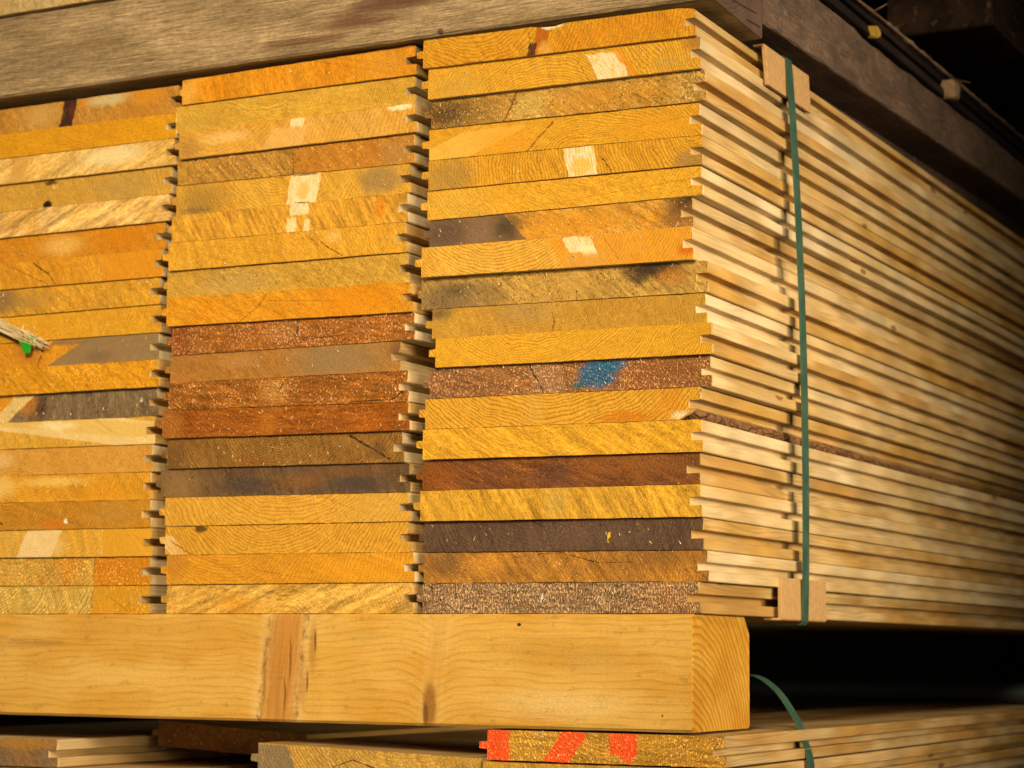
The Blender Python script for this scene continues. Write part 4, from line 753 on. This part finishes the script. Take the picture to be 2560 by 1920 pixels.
# splintered lath, wedges and offcut in the dark upper right corner
def stick(name, pts, w2, mat, label, cat, seed, ragk=.35):
    rnd = random.Random(seed); bm = bmesh.new(); prev = None; first = None
    pts = [Vector(p) for p in pts]; fine = []
    for a, b in zip(pts, pts[1:]):
        n = max(2, int((b - a).length / .008))
        for i in range(n): fine.append(a.lerp(b, i / n))
    fine.append(pts[-1])
    for i, p in enumerate(fine):
        d = (fine[min(i + 1, len(fine) - 1)] - fine[max(i - 1, 0)]).normalized()
        s = d.cross(Vector((0, 0, 1))).normalized(); u = s.cross(d)
        k = w2 * (1 + rnd.uniform(-ragk, ragk)) * (0.35 if i in (0, len(fine) - 1) else 1)
        ring = [bm.verts.new(p + (s * math.cos(t) + u * math.sin(t) * .6) * k * (1 + rnd.uniform(-ragk, ragk) * .5)) for t in [j * math.pi / 3 for j in range(6)]]
        if prev:
            for j in range(6): bm.faces.new((prev[j], prev[(j + 1) % 6], ring[(j + 1) % 6], ring[j]))
        else: bm.faces.new(ring)
        prev = ring
    bm.faces.new(prev); bmesh.ops.recalc_face_normals(bm, faces=bm.faces)
    o = new_obj(name, bm, mat); return setp(o, label, cat)
LATH = plank_mat('lath_wood', (190, 150, 104), (130, 98, 70), 9)
lath = stick('lath', [(.012, .20, .4715), (.0125, .2866, .4734), (.0120, .3678, .4758), (.0118, .5574, .4772), (.012, .81, .4781), (.012, 1.0, .4785)], .0025, LATH, 'thin splintered lath lodged along the dark edge above the long plank', 'lath', 3, .3)
for k, (a, b) in enumerate((((.012, .325, .4745), (.016, .352, .4880)), ((.012, .555, .4772), (.016, .600, .4842)))):
    s = stick('splinter', [a, b], .0009, LATH, None, None, 7 + k, .3); s.parent = lath
    for kk in ('label', 'category'):
        if kk in s: del s[kk]
def wedge(name, loc, sx, sy, sz, mat, label, cat, rot=(0, 0, 0), taper=.5):
    bm = box_bm(-sx / 2, sx / 2, -sy / 2, sy / 2, -sz / 2, sz / 2, 0)
    for v in bm.verts:
        if v.co.z < 0: v.co.y *= taper
    bmesh.ops.bevel(bm, geom=list(bm.edges), offset=.0012, segments=2, affect='EDGES')
    bmesh.ops.subdivide_edges(bm, edges=list(bm.edges), cuts=2, use_grid_fill=True)
    for v in bm.verts:
        n = mnoise.noise_vector(v.co * 160); v.co += n * .0007
    o = new_obj(name, bm, mat, None, loc); o.rotation_euler = rot; return setp(o, label, cat)
wedge('wood_wedge', (.0115, .330, .4585), .010, .020, .0075, side_mat('wedge_wood', (230, 184, 84), (220, 170, 70), 31), 'small yellow wood chip on top of the long rough plank', 'wood chip', (0, .1, .2), .15)
wedge('spacer_block', (.0125, .545, .4640), .012, .030, .0155, side_mat('spacer_wood', (190, 150, 100), (170, 130, 84), 33), 'pale wooden spacer block wedged above the long plank', 'block', (.1, 0, .1), .75)
# open-ended timber offcut further up on the right
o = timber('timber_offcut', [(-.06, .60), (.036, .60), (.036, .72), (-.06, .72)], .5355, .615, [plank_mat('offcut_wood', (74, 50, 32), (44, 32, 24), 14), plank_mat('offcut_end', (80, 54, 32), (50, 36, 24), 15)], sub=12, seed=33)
setp(o, 'brown timber offcut in the dark at the top right', 'timber')

# ------------------------------------------------------------------ strapping and edge protectors
def strap_mat():
    g = NB('green_strapping'); X, Y, Z = g.xyz()
    n = g.noise(g.vec(X, Y, g.ma('MULTIPLY', Z, .25)), .9, 3.0, .6)
    emb = g.ma('SINE', g.ma('MULTIPLY', g.ma('ADD', Z, Y), 4.2)); emb2 = g.ma('SINE', g.ma('MULTIPLY', g.ma('SUBTRACT', Z, Y), 4.2))
    lo = g.noise(g.vec(X, Y, Z), .05, 2.0)
    col = g.mix(g.mr(lo, .35, .65), (.032, .088, .078, 1), (.050, .118, .100, 1)); col = g.mul(col, g.mr(n, .3, .7, .78, 1.22, False))
    g.bump(g.ma('ADD', g.ma('MULTIPLY', emb, emb2), n), .35, .0003); return g.done(col, .42, .45)
M_STRAP = strap_mat()
def band(name, path, wid, th, mat, label, group=None, closed=False):
    """flat strap swept along path points (x, y, z) lying in planes of nearly constant y"""
    bm = bmesh.new(); P = [Vector(p) for p in path]; n = len(P); rings = []
    for i, p in enumerate(P):
        a = P[(i - 1) % n] if closed or i > 0 else P[i]; b = P[(i + 1) % n] if closed or i < n - 1 else P[i]
        d = (b - a).normalized(); nrm = Vector((d.z, 0, -d.x)).normalized(); yv = Vector((0, 1, 0)); yv = (yv - d * yv.dot(d)).normalized()
        e = wid / 2
        rings.append([bm.verts.new(p + yv * a2 + nrm * b2) for a2, b2 in ((-e, 0), (-e, th * .7), (-e + .0004, th), (e - .0004, th), (e, th * .7), (e, 0))])
    rng = range(n) if closed else range(n - 1)
    for i in rng:
        a, b = rings[i], rings[(i + 1) % n]
        for j in range(6): bm.faces.new((a[j], a[(j + 1) % 6], b[(j + 1) % 6], b[j]))
    if not closed: bm.faces.new(rings[0]); bm.faces.new(rings[-1])
    bmesh.ops.recalc_face_normals(bm, faces=bm.faces)
    o = new_obj(name, bm, mat); return setp(o, label, 'strap', group)
pts = []
# down the right side, bowed outwards
for i in range(41):
    t = i / 40
    x = .0064 + .0050 * math.sin(math.pi * t) ** .8
    pts.append((x, .1490 + .0250 * t ** 1.0 - .0005 * math.sin(math.pi * t), .3925 - .395 * t))
yb, yt = .1740, .149
pts += [(.0045, yb, -.0046), (-.002, yb, -.0047)]
for i in range(1, 12): pts.append((-.002 - .63 * i / 12, yb, -.0047))
pts += [(-.640, yb, -.0035), (-.6425, yb, .0)]
for i in range(1, 12): pts.append((-.6425, yb + (yt - yb) * i / 12, .39 * i / 12))
pts += [(-.6415, yt, .3945), (-.634, yt, .3952)]
for i in range(1, 12): pts.append((-.634 + .632 * i / 12, yt, .3952 - .0003 * i / 12))
pts += [(-.001, yt, .3922), (.0040, yt, .3936)]
# the band lies under the plank: keep the top run flat on the boards
pts = [(x, y, min(z, .3922) if x < -.002 and z > .39 else min(z, .3936)) for (x, y, z) in pts]
band('strap', pts, .0128, .0007, M_STRAP, 'green plastic strap running down the right side of the main pack', 'green pack straps', closed=True)
low = [(-.16, .150, -.0738), (-.10, .150, -.0690), (-.065, .150, -.0560), (-.045, .150, -.0450), (-.034, .150, -.0400), (-.0257, .150, -.0387), (-.0178, .150, -.0405), (-.0106, .150, -.0448), (-.0031, .150, -.0517), (.0049, .150, -.0629), (.0102, .150, -.0719), (.0147, .150, -.0847), (.0180, .150, -.0960), (.0186, .150, -.115), (.0186, .150, -.155)]
def smooth(p, n=5):
    out = []
    for i in range(len(p) - 1):
        a = Vector(p[max(0, i - 1)]); b = Vector(p[i]); c = Vector(p[i + 1]); d = Vector(p[min(len(p) - 1, i + 2)])
        for k in range(n):
            t = k / n
            out.append(.5 * ((2 * b) + (c - a) * t + (2 * a - 5 * b + 4 * c - d) * t * t + (3 * b - a - 3 * c + d) * t ** 3))
    out.append(Vector(p[-1])); return out
band('strap', smooth(low), .0128, .0007, M_STRAP, 'slack green strap arching over the lower pack beside the timber end', 'green pack straps')

def card_mat():
    g = NB('edge_cardboard'); X, Y, Z = g.xyz()
    a = g.noise(g.vec(X, Y, Z), .25, 3.0, .6); b = g.noise(g.vec(X, g.ma('MULTIPLY', Y, .3), g.ma('MULTIPLY', Z, 2.0)), 1.2, 2.0)
    col = g.mix(g.mr(a, .35, .65), seen((210, 160, 98), .74), seen((198, 148, 88), .74)); col = g.mul(col, g.mr(b, .3, .7, .93, 1.06, False))
    g.bump(b, .2, .0002); return g.done(col, .8)
M_CARD = card_mat()
def angle(name, y0, y1, z0, z1, top, label, lean=0.0):
    th = .0028; x0 = .0002; bm = bmesh.new()
    # L section in x,z
    if top: sec = [(x0, z0), (x0 + th, z0), (x0 + th, z1 + .0018), (x0 + th - .0012, z1 + .0026), (-.006, z1 + .0026), (-.006, z1 + .0012), (x0, z1 + .0012)]
    else: sec = [(x0, z1), (x0, z0 - .0004), (-.010, z0 - .0004), (-.010, z0 - .0022), (x0 + th - .0012, z0 - .0022), (x0 + th, z0 - .0012), (x0 + th, z1)]
    A = [bm.verts.new((x, y0 + lean * (z1 - z), z)) for x, z in sec]; B = [bm.verts.new((x, y1 + lean * .6 * (z1 - z), z)) for x, z in sec]
    n = len(sec)
    for i in range(n): bm.faces.new((A[i], A[(i + 1) % n], B[(i + 1) % n], B[i]))
    bm.faces.new(A); bm.faces.new(B)
    bmesh.ops.recalc_face_normals(bm, faces=bm.faces)
    bmesh.ops.bevel(bm, geom=list(bm.edges), offset=.0003, segments=1, affect='EDGES')
    return setp(new_obj(name, bm, M_CARD, None, (.0028, 0, 0)), label, 'edge protector', 'cardboard edge protectors under the strap')
angle('edge_protector', .1035, .1935, .3645, .3895, True, 'tan cardboard corner piece under the strap at the top of the main pack', .25)
angle('edge_protector', .1285, .2205, .0002, .0268, False, 'tan cardboard corner piece under the strap at the bottom of the main pack')

# ------------------------------------------------------------------ small loose things on the left column
def plast():
    g = NB('green_plastic'); X, Y, Z = g.xyz(); n = g.noise(g.vec(X, Y, Z), .8, 2.0)
    g.bump(n, .2, .0003); return g.done(g.mix(n, (.01, .30, .02, 1), (.02, .40, .03, 1)), .35, .5)
bm = bmesh.new()
shape = [(-.0078, .0058), (-.002, .0052), (.0066, .0064), (.0070, .0040), (.0036, -.0018), (.0026, -.0050), (-.0014, -.0056), (-.0028, -.0048), (-.0038, -.0012)]
fr = [bm.verts.new((x, -.0006 - .12 * (z + .006), z)) for x, z in shape]; bk = [bm.verts.new((x, .0008 - .12 * (z + .006), z)) for x, z in shape]
n = len(shape)
for i in range(n): bm.faces.new((fr[i], fr[(i + 1) % n], bk[(i + 1) % n], bk[i]))
bm.faces.new(fr); bm.faces.new(bk); bmesh.ops.recalc_face_normals(bm, faces=bm.faces)
bmesh.ops.bevel(bm, geom=list(bm.edges), offset=.0002, segments=1, affect='EDGES')
setp(new_obj('plastic_scrap', bm, plast(), None, (-.5435, -.0012, .1995)), 'small bright green plastic scrap stuck on the left column of boards', 'plastic scrap')
# frayed sliver: a bundle of torn strands
STRAW = side_mat('sliver_wood', (248, 214, 144), (228, 184, 108), 40, 0.0, .3)
rnd = random.Random(77); bm = bmesh.new()
for k in range(90):
    x0 = rnd.uniform(-.068, -.05); L = rnd.uniform(.045, .072); c = rnd.uniform(-.0056, .0056); yk = rnd.uniform(-.0045, -.0004)
    wv = rnd.uniform(.0003, .0009); prev = None; ph = rnd.uniform(0, 6)
    for i in range(15):
        t = i / 14; x = x0 + L * t; z = -.40 * (x + .02) + c * (1 - .35 * t) + .0005 * math.sin(ph + t * 9); y = yk + .0006 * math.sin(ph * 2 + t * 7)
        kk = wv * (1 - .6 * t)
        ring = [bm.verts.new((x + kk * .3, y - kk * .6, z + kk)), bm.verts.new((x, y - kk, z - kk * .5)), bm.verts.new((x, y + kk, z - kk * .4))]
        if prev:
            for j in range(3): bm.faces.new((prev[j], prev[(j + 1) % 3], ring[(j + 1) % 3], ring[j]))
        prev = ring
for k in range(60):   # woolly tip
    p = Vector((rnd.uniform(-.012, .006), rnd.uniform(-.004, -.0005), 0)); p.z = -.40 * (p.x + .02) + rnd.uniform(-.0035, .004); prev = None
    d = Vector((rnd.uniform(-1, 1), rnd.uniform(-.5, .3), rnd.uniform(-1, 1))).normalized() * .0011
    for i in range(6):
        kk = .00028; ring = [bm.verts.new(p + Vector((kk, 0, kk))), bm.verts.new(p + Vector((-kk, -kk, 0))), bm.verts.new(p + Vector((0, kk, -kk)))]
        if prev:
            for j in range(3): bm.faces.new((prev[j], prev[(j + 1) % 3], ring[(j + 1) % 3], ring[j]))
        prev = ring; p = p + d; d = Matrix.Rotation(rnd.uniform(.2, .9), 3, 'Y') @ d
bmesh.ops.recalc_face_normals(bm, faces=bm.faces)
setp(new_obj('wood_sliver', bm, STRAW, None, (-.5405, .0010, .2130)), 'frayed pale wood sliver stuck out above the green scrap', 'splinter')

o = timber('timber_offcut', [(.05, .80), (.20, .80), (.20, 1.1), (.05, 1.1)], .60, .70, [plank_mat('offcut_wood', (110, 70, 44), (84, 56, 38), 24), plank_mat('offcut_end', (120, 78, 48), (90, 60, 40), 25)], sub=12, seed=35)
setp(o, 'dim brown timber at the far upper right edge, farthest back', 'timber')
# dark roll of tarpaulin far back on the lower pack
def tarp():
    g = NB('dark_tarpaulin'); X, Y, Z = g.xyz(); n = g.noise(g.vec(g.ma('MULTIPLY', X, .2), Y, Z), .02, 3.0)
    g.bump(n, .6, .004); return g.done(g.mix(n, (.025, .04, .055, 1), (.04, .06, .08, 1)), .5, .4)
bm = bmesh.new(); prev = None
for i in range(40):
    x = -1.3 + 1.6 * i / 39; r = .0105 * (1 + .12 * mnoise.noise(Vector((x * 9, 0, 0))))
    ring = [bm.verts.new((x, 0.97 + r * 1.6 * math.cos(t), -.0625 + r * math.sin(t))) for t in [j * math.pi / 8 for j in range(16)]]
    if prev:
        for j in range(16): bm.faces.new((prev[j], prev[(j + 1) % 16], ring[(j + 1) % 16], ring[j]))
    else: bm.faces.new(ring)
    prev = ring
bm.faces.new(prev); bmesh.ops.recalc_face_normals(bm, faces=bm.faces)
for f in bm.faces: f.smooth = True
setp(new_obj('tarpaulin_roll', bm, tarp()), 'flattened dark blue tarpaulin roll deep in the gap between the packs', 'tarpaulin')
